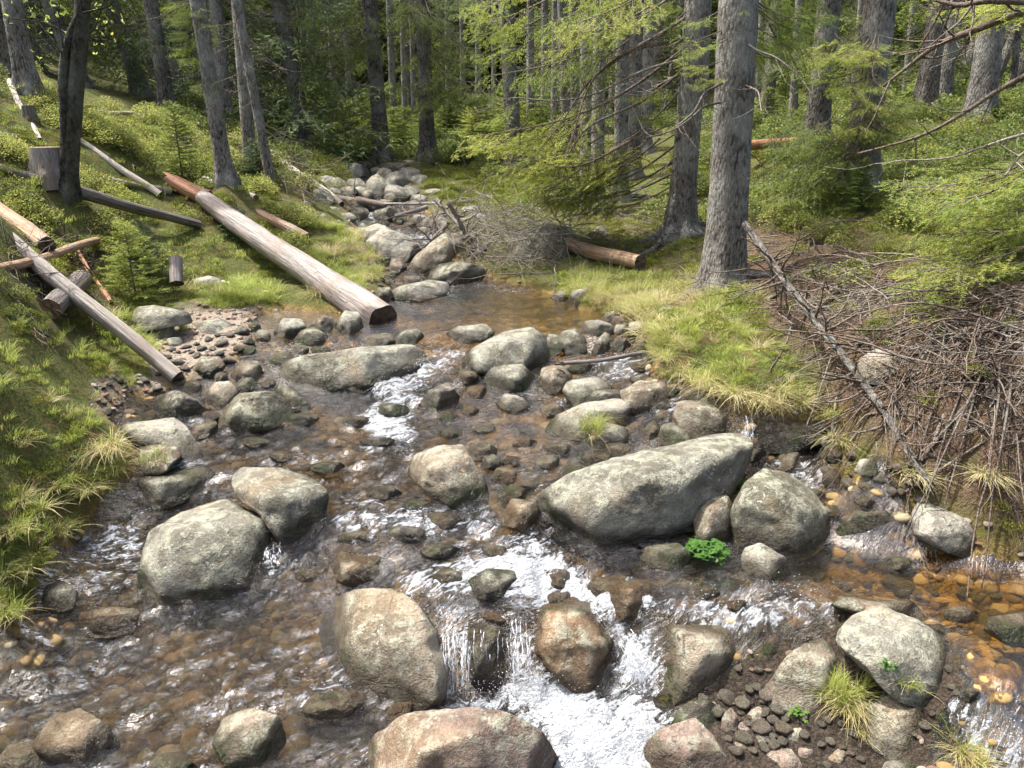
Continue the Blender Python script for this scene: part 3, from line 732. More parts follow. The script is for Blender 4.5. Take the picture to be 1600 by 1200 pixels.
ROCKS = [
 ("huge slanting grey green boulder, the largest slab in the middle of the stream", [(843,792),(850,768),(900,740),(960,718),(1040,703),(1100,684),(1150,680),(1168,690),(1165,722),(1150,752),(1120,792),(1080,822),(1020,827),(960,840),(900,840),(852,826)], 'G', dict(dep=.75, moss=.35, contact=858, seed=5)),
 ("big dull mossy boulder tucked behind the right end of the huge slanting boulder", [(1150,862),(1143,800),(1165,760),(1195,735),(1235,745),(1268,770),(1290,800),(1294,845),(1270,857),(1200,864)], 'M', dict(moss=.4)),
 ("shaded brown stone wedged below the leafy plant between two large boulders", [(1090,845),(1083,810),(1110,780),(1135,775),(1150,800),(1147,842),(1120,852)], 'B', {}),
 ("small pointed white boulder beside the green herb at the edge of the brown pool", [(1160,872),(1165,856),(1190,850),(1225,872),(1237,900),(1205,915),(1163,898)], 'L', dict(moss=.3)),
 ("pale grey boulder with rounded end on the right bank beside bright moss", [(1430,802),(1440,780),(1480,785),(1530,815),(1578,848),(1577,868),(1530,870),(1460,852),(1430,836)], 'L', dict(moss=.2)),
 ("wide smooth grey boulder with water sliding over its upper left shoulder", [(220,935),(222,880),(240,832),(290,800),(350,785),(400,810),(422,858),(427,890),(380,917),(300,945),(250,944)], 'G', dict(dep=.9, moss=.1, seed=12)),
 ("blocky grey boulder upstream of the wide smooth one, flat lichened top", [(364,752),(380,733),(440,735),(490,750),(510,775),(502,820),(480,852),(450,860),(410,805),(375,780)], 'G', dict(moss=.1)),
 ("low grey boulder below the grassy left bank with a small rapid at its right end", [(187,762),(200,745),(260,735),(320,728),(335,745),(312,765),(290,780),(240,796),(200,786)], 'G', dict(moss=.15)),
 ("pale arched slab leaning over a smaller stone at the left bank", [(182,682),(200,664),(270,654),(290,668),(310,700),(318,722),(300,728),(260,700),(200,700)], 'L', dict(contact=728)),
 ("brown grey stone under the pale arched slab with a grass tuft against it", [(195,738),(205,708),(240,690),(272,694),(282,715),(260,735),(215,744)], 'B', {}),
 ("dark humped boulder with a sunlit crest above the broad riffle", [(340,678),(345,645),(375,617),(420,614),(450,628),(462,646),(430,665),(390,674)], 'M', dict(moss=.1)),
 ("dark angular boulder just below the cut end of the thin pole", [(240,647),(244,620),(275,611),(310,624),(327,642),(300,652)], 'D', {}),
 ("tan cube shaped stone between two dark boulders", [(323,622),(333,600),(358,596),(373,613),(352,637),(328,637)], 'T', {}),
 ("small tan flat stone in the side water left of the dark humped boulder", [(290,682),(308,663),(337,658),(341,675),(315,686)], 'T', {}),
 ("thin mossy wedge standing against the right side of the dark humped boulder", [(430,608),(440,598),(465,615),(486,638),(460,642),(440,628)], 'M', dict(moss=.6)),
 ("long low dark grey boulder damming the stream beside the chute", [(400,592),(418,575),(480,556),(560,545),(640,539),(662,555),(650,580),(600,600),(520,611),(440,609),(405,602)], 'G', dict(dep=.6, seed=3)),
 ("large whale backed grey boulder at the lip of the upper pool", [(723,572),(740,545),(790,520),(828,513),(855,530),(864,560),(850,574),(790,582),(740,583)], 'G', dict(moss=.25, seed=9)),
 ("grey block directly under the whale backed boulder", [(757,592),(772,572),(815,570),(834,588),(832,606),(790,613),(765,607)], 'G', {}),
 ("rounded brown grey boulder at the left end of the dark fallen stick", [(841,602),(848,575),(875,569),(893,588),(882,612),(850,616)], 'B', {}),
 ("round mossy boulder at the outflow of the upper pool", [(870,540),(878,520),(897,513),(914,528),(917,550),(890,556)], 'M', dict(moss=.45)),
 ("low brown grey stone half hidden behind the right end of the whale backed boulder", [(850,545),(858,522),(872,525),(882,545),(868,556)], 'M', {}),
 ("broad flat shield shaped boulder left of the rapids, slanting into the water", [(640,742),(650,715),(690,699),(722,699),(742,730),(762,770),(755,792),(720,794),(680,776),(650,752)], 'T', dict(seed=17)),
 ("dark wedge shaped stone in the white chute", [(651,637),(670,612),(700,598),(717,620),(712,634),(680,642)], 'D', {}),
 ("pale tilted stone rising from the calm run below the grey block", [(775,632),(790,614),(815,622),(834,643),(800,647)], 'L', {}),
 ("low grey stone on the sill of the upper pool left of the whale backed boulder", [(697,522),(718,510),(758,507),(773,518),(765,531),(720,536)], 'G', {}),
 ("flat pale rocks on the sill beside the end of the great log, left part", [(556,536),(575,524),(610,520),(622,535),(600,541),(570,541)], 'L', {}),
 ("flat pale rock on the sill beside the chute, right of its twin", [(612,532),(630,518),(652,514),(662,526),(648,538),(620,540)], 'L', {}),
 ("grey stone with a smooth round back upstream of the dark edged slab", [(880,612),(888,597),(928,589),(955,604),(950,620),(900,636)], 'G', {}),
 ("flat slab with a dark undercut edge lying among the mid stream boulders", [(902,622),(930,610),(975,609),(992,620),(985,637),(920,642)], 'D', {}),
 ("elongated lichened boulder behind the tuft of grass in mid stream", [(852,672),(870,650),(910,632),(960,624),(992,630),(1000,650),(975,666),(920,686),(870,683)], 'L', dict(seed=21)),
 ("small dark boulder carrying the tuft of green and straw grass", [(908,692),(915,672),(945,660),(978,670),(986,690),(950,704)], 'G', {}),
 ("angular brownish slab with a sharp right corner beside the orange pebble", [(970,612),(1000,595),(1040,600),(1047,632),(1010,647),(980,642)], 'B', {}),
 ("square topped lichened boulder left of the black wet ledge", [(1053,652),(1060,630),(1100,624),(1145,645),(1157,672),(1120,688),(1070,682)], 'T', dict(moss=.25)),
 ("pale boulder with black lichen blots under the square topped boulder", [(1026,692),(1035,665),(1060,659),(1092,675),(1087,702),(1045,704)], 'L', {}),
 ("small pale peach stone upstream of the square topped boulder", [(1060,627),(1075,608),(1103,609),(1113,626),(1085,633)], 'T', dict(moss=0)),
 ("big egg shaped grey boulder left of the waterfall", [(502,985),(515,950),(560,928),(612,924),(650,950),(680,990),(693,1040),(690,1085),(650,1104),(600,1097),(540,1062),(510,1022)], 'T', dict(dep=.9, seed=31, moss=.05)),
 ("brown diamond shaped wet boulder right of the waterfall with a yellow lichen spot", [(824,992),(850,950),(890,934),(925,945),(950,985),(966,1040),(960,1080),(920,1090),(880,1062),(840,1022)], 'O', dict(seed=33, moss=.1)),
 ("wide reddish brown cracked boulder at the bottom beside the plunge pool", [(553,1225),(590,1150),(640,1120),(700,1111),(790,1117),(842,1150),(865,1190),(868,1230),(700,1260)], 'P', dict(dep=.6, seed=35, moss=0, dist=2.62)),
 ("rounded tan boulder on the right side of the plunge pool", [(1020,1067),(1030,1010),(1060,965),(1110,949),(1152,965),(1191,990),(1192,1040),(1150,1077),(1080,1102),(1040,1100)], 'T', dict(seed=37, moss=.05)),
 ("leaning grey boulder with a shaded hollow left of the grass tuft on the stone bar", [(1187,1092),(1230,1030),(1280,998),(1332,1010),(1325,1050),(1290,1112),(1240,1137),(1200,1122)], 'T', dict(seed=38)),
 ("large flat topped grey green boulder on the stone bar beside the brown pool", [(1308,1002),(1330,965),(1380,952),(1430,975),(1490,1010),(1515,1050),(1502,1090),(1460,1107),(1400,1082),(1350,1042)], 'G', dict(seed=39, moss=.2)),
 ("rounded boulder with pale blotches below the flat topped one, near the little overflow", [(1348,1132),(1360,1105),(1400,1086),(1450,1100),(1487,1150),(1472,1180),(1420,1187),(1370,1167)], 'G', dict(seed=40)),
 ("long low brown stone at the pool edge behind the flat topped boulder", [(1298,947),(1320,930),(1360,940),(1420,937),(1442,962),(1435,975),(1400,974),(1330,960)], 'B', {}),
 ("black wet ledge of rock with water running over it below the right grass mound", [(1146,672),(1156,653),(1230,659),(1300,654),(1314,672),(1296,697),(1230,704),(1165,708)], 'D', dict(dep=.45, moss=.3, allwet=1.0, seed=77)),
 ("orange brown rounded boulder half in foam above the brown diamond boulder", [(908,932),(928,905),(980,899),(1032,920),(1050,945),(1022,967),(960,962),(920,952)], 'O', dict(moss=0)),
 ("low brown boulder with a dark wet front splitting the rapid", [(520,882),(535,862),(580,867),(616,880),(612,905),(560,919),(525,907)], 'O', dict(moss=.1)),
 ("dark weed covered stone washed over by the rapid above the waterfall", [(733,908),(760,890),(800,893),(822,920),(792,942),(745,932)], 'D', dict(moss=.3)),
 ("black dripping rock standing behind the waterfall curtain", [(722,985),(750,960),(795,968),(806,1040),(785,1084),(740,1070),(728,1020)], 'D', dict(moss=.5, contact=1090, allwet=.8)),
 ("speckled tan boulder with a splash at its head in the lower left shallows", [(334,1162),(350,1125),(390,1109),(435,1120),(444,1160),(420,1197),(360,1207)], 'T', dict(moss=.1)),
 ("brown pyramid shaped boulder in the bottom left corner of the stream", [(48,1167),(80,1125),(125,1111),(165,1135),(187,1165),(150,1192),(90,1202)], 'B', {}),
 ("cut off grey boulder at the very bottom left beside the pyramid shaped one", [(-25,1215),(15,1165),(55,1158),(90,1205),(60,1230)], 'T', {}),
 ("flat brown stone half under water behind the great reddish boulder", [(448,1112),(490,1085),(560,1079),(587,1105),(580,1132),(500,1124)], 'B', {}),
 ("little stone with a moss cap on top of the reddish boulder's left shoulder", [(606,1108),(622,1097),(642,1099),(648,1118),(640,1132),(602,1132)], 'O', dict(moss=.5)),
 ("wet half drowned rock at the bottom edge between the splash boulder and the pyramid boulder", [(215,1215),(240,1180),(275,1176),(310,1200),(300,1225)], 'M', {}),
 ("golden tan stone at the left tip of the huge slanting boulder", [(778,817),(800,780),(835,784),(846,800),(820,826)], 'O', dict(moss=0)),
 ("rough pinkish boulder cut by the bottom edge right of the plunge pool", [(1008,1175),(1035,1140),(1085,1125),(1125,1165),(1150,1200),(1140,1225),(1015,1225)], 'P', {}),
 ("dark pointed stone above the rough pinkish boulder", [(1045,1140),(1065,1105),(1095,1092),(1117,1100),(1124,1150),(1100,1160)], 'D', {}),
 ("upright oval red brown pebble between the pinkish and leaning boulders", E(1140, 1132, 30, 48), 'P', dict(name='pebble', moss=0)),
 ("grey pink stone at the bottom edge left of the straw tuft", [(1178,1220),(1198,1177),(1230,1168),(1258,1198),(1250,1222)], 'P', dict(moss=0)),
 ("flat grey stone cut by the bottom edge under the straw tuft", [(1370,1215),(1385,1190),(1430,1187),(1450,1205),(1440,1222)], 'L', dict(moss=0)),
 ("dark green stone in the black shade right of the herb and below the huge boulder", [(1000,882),(1010,855),(1060,849),(1082,870),(1060,892)], 'M', {}),
 ("submerged amber slab at the head of the brown pool beside the pale bank boulder", [(1305,832),(1340,797),(1400,779),(1427,800),(1432,830),(1350,842)], 'M', dict(lift=-4)),
 ("grey boulder with yellow lichen in the grass, leftmost of the two behind the green tuft", [(190,502),(205,482),(240,477),(292,488),(300,505),(250,512),(200,518)], 'G', dict(moss=.4)),
 ("round dark sided boulder where the gravel beach meets the water", [(300,530),(305,507),(340,496),(364,508),(368,526),(335,534)], 'G', {}),
 ("smooth pale stone half buried in grass in front of the yellow lichened boulder", [(226,517),(245,502),(272,508),(270,527),(240,532)], 'G', {}),
 ("round spotted boulder left of the brown block by the pool outlet", [(428,522),(443,498),(470,499),(479,514),(462,531)], 'G', dict(moss=.3)),
 ("rusty brown angular block in the pool outlet behind the greenish stones", [(482,512),(505,493),(527,503),(515,520),(490,522)], 'B', {}),
 ("mossy pointed stone between the spotted boulder and the great log", [(455,538),(470,517),(492,511),(513,526),(500,540)], 'M', dict(moss=.35)),
 ("stone lodged under the end of the great log", [(524,512),(538,486),(560,488),(568,512),(545,522)], 'G', {}),
 ("sharp brown stone near the pole's cut end", [(306,577),(314,558),(342,558),(352,573),(335,593)], 'B', {}),
 ("rounded tan grey stone beside the long dark boulder's left tip", [(360,588),(372,566),(402,565),(412,583),(385,600)], 'T', {}),
 ("small whitish stone below the rounded tan grey one", [(365,606),(378,590),(396,592),(402,606),(385,616)], 'L', {}),
 ("flat grey pebble stone on the left shore upstream of the sharp brown stone", [(316,541),(335,530),(368,530),(372,543),(340,550)], 'G', {}),
 ("mottled stone left of the flat grey one at the water's edge", [(255,545),(262,530),(280,527),(290,540),(275,552)], 'G', {}),
 ("oval grey stone right of the mottled one", [(286,548),(296,537),(318,538),(318,549),(300,554)], 'G', {}),
 ("low pinkish stone right next to the pole where it meets the shore", [(255,575),(268,560),(292,562),(298,575),(275,583)], 'P', {}),
 ("large angular pale green boulder in the upper stream left of the brush pile", [(568,398),(575,375),(600,358),(640,372),(660,395),(650,406),(600,408)], 'L', dict(moss=.35)),
 ("whitish rounded rock just behind the angular pale green boulder", [(560,380),(565,358),(590,350),(612,358),(600,375),(570,388)], 'L', dict(moss=0)),
 ("long flat slab ending in a dark tip in the far end of the upper pool", [(600,462),(625,448),(670,438),(698,442),(702,460),(660,470),(620,472)], 'L', dict(dep=.5)),
 ("round olive stone left of the flat slab at the pool head", [(585,466),(592,450),(608,449),(614,462),(604,473)], 'M', dict(moss=.4)),
 ("reddish boulder in the gap below the angular pale green boulder", [(607,420),(612,404),(630,402),(636,420),(622,428)], 'P', {}),
 ("flat white stone at the foot of the pale green boulder in the upper stream", [(598,432),(612,423),(624,426),(618,435)], 'L', dict(moss=0)),
 ("white and black stone below the slanting pale slab", [(624,440),(634,431),(655,432),(656,441),(636,445)], 'L', dict(moss=0)),
 ("pale slanting slab with its foot in the brush pile", [(636,420),(652,398),(690,368),(712,366),(722,388),(700,408),(650,428)], 'T', dict(dep=.5)),
 ("grey mossy boulder buried in the dead brush", [(800,400),(810,365),(850,350),(890,358),(900,385),(880,405),(830,412)], 'M', dict(moss=.5)),
 ("low olive slab under the dead brush at the pool edge", [(660,440),(680,415),(720,408),(760,420),(750,438),(700,445)], 'M', dict(moss=.4)),
 ("pale block by the pool's right shore, mirrored in the water", [(888,474),(894,455),(918,450),(923,470),(905,478)], 'L', {}),
 ("low pale wedge stone left of the mirrored block", [(860,466),(870,455),(890,453),(893,468),(875,470)], 'L', {}),
 ("dark grey boulder behind the orange brown log under the slender spruces", [(912,388),(922,362),(940,352),(952,365),(948,384),(930,390)], 'G', {}),
 ("white rounded flat stone, left end of the stone pile at the outlet", [(908,520),(914,503),(935,500),(955,506),(962,520),(945,526)], 'L', dict(moss=0)),
 ("leg shaped pale tan stone standing upright in the outlet flow", [(924,550),(930,536),(944,520),(953,522),(952,545),(940,553)], 'T', dict(moss=0)),
 ("buff wedge stone on top of the stone pile", [(936,504),(948,490),(965,484),(976,493),(966,503)], 'T', dict(moss=0)),
 ("pink oval stone in the stone pile at the outlet", [(953,507),(960,495),(978,494),(983,503),(972,511)], 'P', dict(moss=0)),
 ("small white topped block below the pink oval stone", [(959,520),(963,508),(979,507),(982,519),(972,526)], 'L', dict(moss=0)),
 ("grey block against the grass, right end of the stone pile", [(980,526),(984,505),(1005,500),(1013,512),(1003,527)], 'L', dict(moss=.1)),
 ("dark wet round stone in the small cascade", [(953,545),(960,532),(978,529),(986,540),(975,549)], 'D', {}),
 ("small tan stone at the grass edge by the cascade", [(990,545),(996,532),(1007,530),(1012,542),(1003,549)], 'T', {}),
 ("brick red flat stone above the dark fallen stick", [(972,552),(982,543),(1006,544),(1010,552),(990,555)], 'O', {}),
 ("white grey stone half sunk in the right bank turf", [(1008,502),(1014,487),(1028,488),(1030,502),(1018,507)], 'L', {}),
 ("larger grey stone in the right bank turf, right of the white grey one", [(1026,497),(1032,480),(1050,477),(1057,491),(1045,503)], 'L', {}),
 ("black wet stone under the right end of the fallen stick", [(885,580),(895,568),(918,566),(932,574),(915,583)], 'D', {}),
 ("orange pebble stone at the grass edge below the cascade", E(1052, 610, 22, 22), 'O', dict(name='pebble', moss=0)),
 ("black rounded stone below the wet ledge", [(1160,716),(1170,694),(1190,687),(1200,702),(1196,716),(1175,720)], 'D', {}),
 ("tan sunlit stone block under the lip of the wet ledge", [(1205,728),(1212,702),(1262,694),(1276,712),(1262,734),(1225,738)], 'T', dict(moss=0)),
 ("brown rough boulder right of the little white chute", [(1285,752),(1290,727),(1322,722),(1342,744),(1335,762),(1305,767)], 'B', {}),
 ("dark and white mottled stone at the foot of the straw grass on the right bank", [(1335,738),(1345,718),(1365,716),(1385,736),(1370,746)], 'G', {}),
 ("orange lichened stone beside the tip of the fallen dead spruce", [(1342,762),(1352,750),(1375,750),(1382,764),(1360,770)], 'T', {}),
 ("small brown stone below the tip of the dead spruce pole", [(1385,760),(1392,745),(1410,747),(1415,762),(1400,768)], 'B', {}),
 ("dark brown round stone on the right shore below the hanging straw", [(1288,718),(1300,705),(1325,706),(1332,718),(1310,726)], 'B', {}),
 ("pale rounded boulder resting on the brown litter of the right bank", [(1338,592),(1345,562),(1372,546),(1408,553),(1422,575),(1395,602)], 'L', dict(moss=.1)),
 ("pale blue grey stone on the right bank near the picture edge", [(1538,730),(1550,712),(1580,709),(1598,724),(1575,736)], 'L', {}),
 ("flat grey stone lying in the grass behind the gravel beach", [(284,452),(300,438),(325,431),(345,436),(352,449),(320,452)], 'L', {}),
 ("dark mossy stone at the foot of the left bank's straw mound", [(50,945),(62,915),(92,904),(120,925),(115,948),(80,957)], 'M', dict(moss=.5)),
 ("red brown drowned ledge with a green rim in the left shallows", [(118,985),(130,958),(175,948),(217,955),(205,988),(150,995)], 'O', dict(moss=.5)),
 ("mottled flat stone at the right picture edge in the brown pool", [(1537,985),(1545,965),(1600,960),(1650,990),(1640,1015),(1570,1005)], 'T', {}),
 ("dark low stone behind the broad shield shaped boulder", [(728,715),(735,697),(760,690),(777,702),(772,716),(745,720)], 'G', dict(moss=.3)),
 ("small black stone right of the shield shaped boulder", [(750,730),(757,713),(772,710),(786,724),(778,735)], 'D', {}),
 ("orange pink cobble below the small black stone", [(767,752),(776,732),(797,727),(808,740),(802,752),(782,756)], 'O', dict(moss=0)),
 ("small brown stone right of the small black stone", [(782,725),(792,712),(808,714),(812,726),(798,730)], 'B', {}),
 ("pale flat stone awash in the riffle above the huge slanting boulder", [(832,725),(848,713),(872,714),(876,726),(855,732)], 'L', {}),
 ("little greenish white stone in the calm brown run", E(757, 669, 36, 18), 'L', dict(moss=.2)),
 ("flat brown stone awash left of the greenish white stone", E(705, 677, 34, 14), 'B', {}),
 ("small brown stone against the tan boulder's right side", [(1190,1032),(1193,1000),(1212,988),(1222,1005),(1218,1030),(1202,1038)], 'P', dict(moss=0)),
 ("tiny white pebble on the dark gravel between the two big right boulders", E(1200, 1044, 18, 14), 'L', dict(name='pebble', moss=0)),
 ("round grey stone caught in the grass tuft on the stone bar", E(1392, 1071, 34, 28), 'T', {}),
 ("tan wedge stone in the shallow gap left of the black blotted boulder", [(1003,682),(1010,665),(1022,658),(1034,668),(1028,683),(1012,688)], 'T', {}),
 ("flat dark stone in the gap above the tan wedge stone", E(1040, 634, 30, 16), 'D', {}),
 ("small pinkish white stone beside the tan wedge stone", E(1036, 650, 24, 20), 'P', {}),
 ("dark stone on the left bank slope near the picture edge", [(-15,530),(-8,505),(8,500),(22,525),(10,535)], 'G', {}),
 ("grey stone in the cleft between the upper log and the stream", E(355, 335, 40, 20), 'G', {}),
 ("dark stone at the foot of the left bank under the pole", E(208, 572, 30, 26), 'G', {}),
 ("mossy dark boulder beneath the pole by the shore grass", E(238, 583, 44, 30), 'M', dict(moss=.4)),
 ("dark boulder lying in the rapid upstream of the low brown one", E(690, 862, 70, 26), 'D', dict(moss=.5)),
 ("brown drowned stone in the shallows above the shield shaped boulder", E(560, 660, 50, 18), 'B', {}),
 ("flat dark stone awash in the middle of the broad riffle", E(590, 690, 56, 16), 'D', {}),
 ("brown stone at the head of the waterfall between its two curtains", E(770, 965, 60, 26), 'O', {}),
 ("green streaked wet stone right of the plunge pool under the tan boulder", E(1040, 1098, 36, 40), 'M', dict(moss=.8, allwet=.6)),
]
for lab, poly, tone, kw in ROCKS:
    rock(lab, poly, tone, **kw)

# upper stream boulders in the distance
FARR = [(545,268,60,22,'G'),(570,262,40,16,'M'),(600,278,26,24,'T'),(588,292,34,30,'G'),(617,285,34,28,'L'),(640,275,34,22,'L'),(655,283,26,18,'G'),(590,268,26,12,'L'),(612,264,40,18,'M'),(626,262,30,12,'G'),
 (618,302,46,20,'L'),(640,300,26,18,'L'),(510,285,30,16,'G'),(527,290,28,20,'L'),(556,290,30,18,'G'),(545,300,26,14,'L'),(470,300,28,18,'B'),(500,310,40,26,'M'),(555,318,46,18,'D'),(560,334,34,16,'L'),(604,335,40,20,'M'),(645,322,28,14,'L'),
 (655,345,28,16,'L'),(680,352,40,22,'L'),(735,330,30,16,'L'),(745,345,34,18,'G'),(492,340,34,12,'G'),(540,342,30,14,'L'),(528,350,24,10,'L'),(515,358,18,10,'M'),(485,352,26,12,'G'),(470,335,20,14,'L'),(662,362,22,12,'G'),(690,340,24,14,'G'),(575,305,20,12,'B'),
 (570,246,34,10,'G'),(540,256,30,10,'L'),(640,256,24,9,'L'),(590,412,18,10,'L'),(588,424,16,9,'G'),(604,412,12,8,'L'),(720,372,30,16,'G'),(555,440,18,10,'G'),(640,352,20,9,'T'),(600,350,18,8,'L'),(500,300,24,10,'L'),(478,322,22,12,'G'),(448,305,22,12,'B')]
rows = {}
for q in sorted(FARR, key=lambda q: q[1]): rows.setdefault(int((q[1] - 240) // 22), []).append(q)
for rk, rv in enumerate(list(rows.values())):
    for ck, q in enumerate(sorted(rv)): rows[q] = "%s upper stream stone, %s from left in the %s row down" % (HUE[q[4]], WORDS[ck], WORDS[rk])
for k, (x_, y_, w_, h_, t_) in enumerate(FARR):
    rock(rows[(x_, y_, w_, h_, t_)], E(x_, y_, w_ * 1.1, h_ * 1.3, k), t_, seed=k + 400, moss=.25, group='tumbled stones of the upper stream bed')

EXTRA = {
 'on the left shore': [(440,562,40,18,'L'),(385,548,30,14,'G'),(410,525,24,16,'L'),(398,511,20,12,'T'),(300,604,26,16,'P'),(470,547,26,14,'L'),(500,549,30,14,'G'),(540,546,24,12,'T'),(330,650,30,14,'B'),(262,700,30,18,'B'),(345,590,22,14,'L'),(232,560,24,16,'G'),(420,600,22,14,'B'),(300,565,24,16,'G'),(360,552,20,12,'T'),(250,520,20,14,'G')],
 'in the middle riffle': [(400,692,44,14,'B'),(470,655,56,16,'D'),(560,603,50,18,'B'),(610,642,54,18,'D'),(730,590,32,22,'B'),(745,612,28,18,'O'),(735,642,26,14,'D'),(700,652,34,14,'B'),(862,642,38,18,'T'),(870,702,46,15,'B'),(820,692,34,12,'O'),(932,716,56,20,'B'),(965,704,48,20,'T'),(995,716,38,18,'B'),(900,738,44,18,'P'),(862,752,54,22,'P'),(802,772,44,22,'O'),(825,760,32,16,'T'),(510,730,50,16,'D'),(440,715,40,12,'B'),(600,770,50,18,'D'),(650,790,44,16,'B')],
 'in the rapid above the falls': [(690,812,64,22,'B'),(640,835,76,22,'D'),(700,902,46,24,'B'),(862,905,64,30,'B'),(873,932,42,22,'P'),(900,962,36,26,'T'),(1062,962,42,20,'B'),(1003,985,32,26,'O'),(1100,927,46,18,'T'),(1152,946,38,16,'O'),(985,1105,42,20,'D'),(770,862,44,18,'D'),(560,840,60,16,'B'),(480,900,44,16,'O')],
 'along the right shore': [(1000,572,32,14,'T'),(1022,562,24,12,'L'),(1002,592,32,14,'L'),(1152,737,28,20,'D'),(1302,690,34,20,'D'),(1352,702,38,22,'G'),(1382,722,32,20,'B'),(1416,742,28,20,'T'),(1442,792,34,18,'B'),(1272,772,28,14,'O'),(1302,802,44,20,'O'),(1362,782,46,20,'T'),(1240,748,26,14,'L'),(1120,706,30,16,'B'),(1140,690,22,16,'G'),(1410,880,50,18,'M'),(1470,760,32,20,'G'),(1590,850,40,24,'G')],
 'in the far stone trail': [(655,420,18,10,'L'),(640,452,20,9,'G'),(575,455,20,10,'B'),(560,425,22,12,'G'),(545,415,18,10,'L'),(530,380,24,12,'G'),(520,330,26,12,'L'),(690,395,28,14,'L'),(722,350,30,16,'G'),(702,328,28,12,'L'),(600,318,26,12,'G'),(575,326,28,14,'G'),(655,312,28,14,'L'),(676,302,26,12,'L'),(540,280,30,16,'G'),(502,272,32,14,'L'),(480,284,26,12,'G'),(455,292,28,14,'M'),(580,352,24,12,'L'),(625,345,22,10,'G'),(545,362,22,10,'G'),(560,300,26,14,'L'),(610,310,22,12,'B'),(590,385,20,10,'L'),(550,395,20,10,'L'),(520,300,26,12,'G'),(700,310,24,12,'G'),(725,318,22,10,'L')],
 'round the stone bar': [(1232,1060,44,28,'P'),(1217,1112,40,28,'D'),(1182,1122,32,26,'P'),(1162,1092,28,22,'B'),(1242,1152,44,28,'B'),(1292,1142,44,28,'P'),(1302,1184,54,28,'B'),(1342,1166,42,24,'D'),(1482,1125,38,26,'B'),(1522,1085,34,24,'D'),(1255,1180,36,26,'P'),(1330,1125,36,24,'T'),(1345,1090,34,24,'B'),(1200,1070,30,24,'B'),(1165,1140,26,22,'P'),(1190,1160,30,24,'D'),(1160,1170,28,26,'B'),(1500,960,50,20,'B'),(1460,985,46,18,'D')],
}
EX_N = 0
for zone, lst in EXTRA.items():
    for i_, (x_, y_, w_, h_, t_) in enumerate(sorted(lst)):
        EX_N += 1
        rock('%s stone %s, %s from the left' % (HUE[t_], zone, WORDS[i_]), E(x_, y_, w_ * 1.12, h_ * 1.25, i_), t_, name='stone', seed=900 + EX_N, moss=.1, group='loose stones ' + zone)

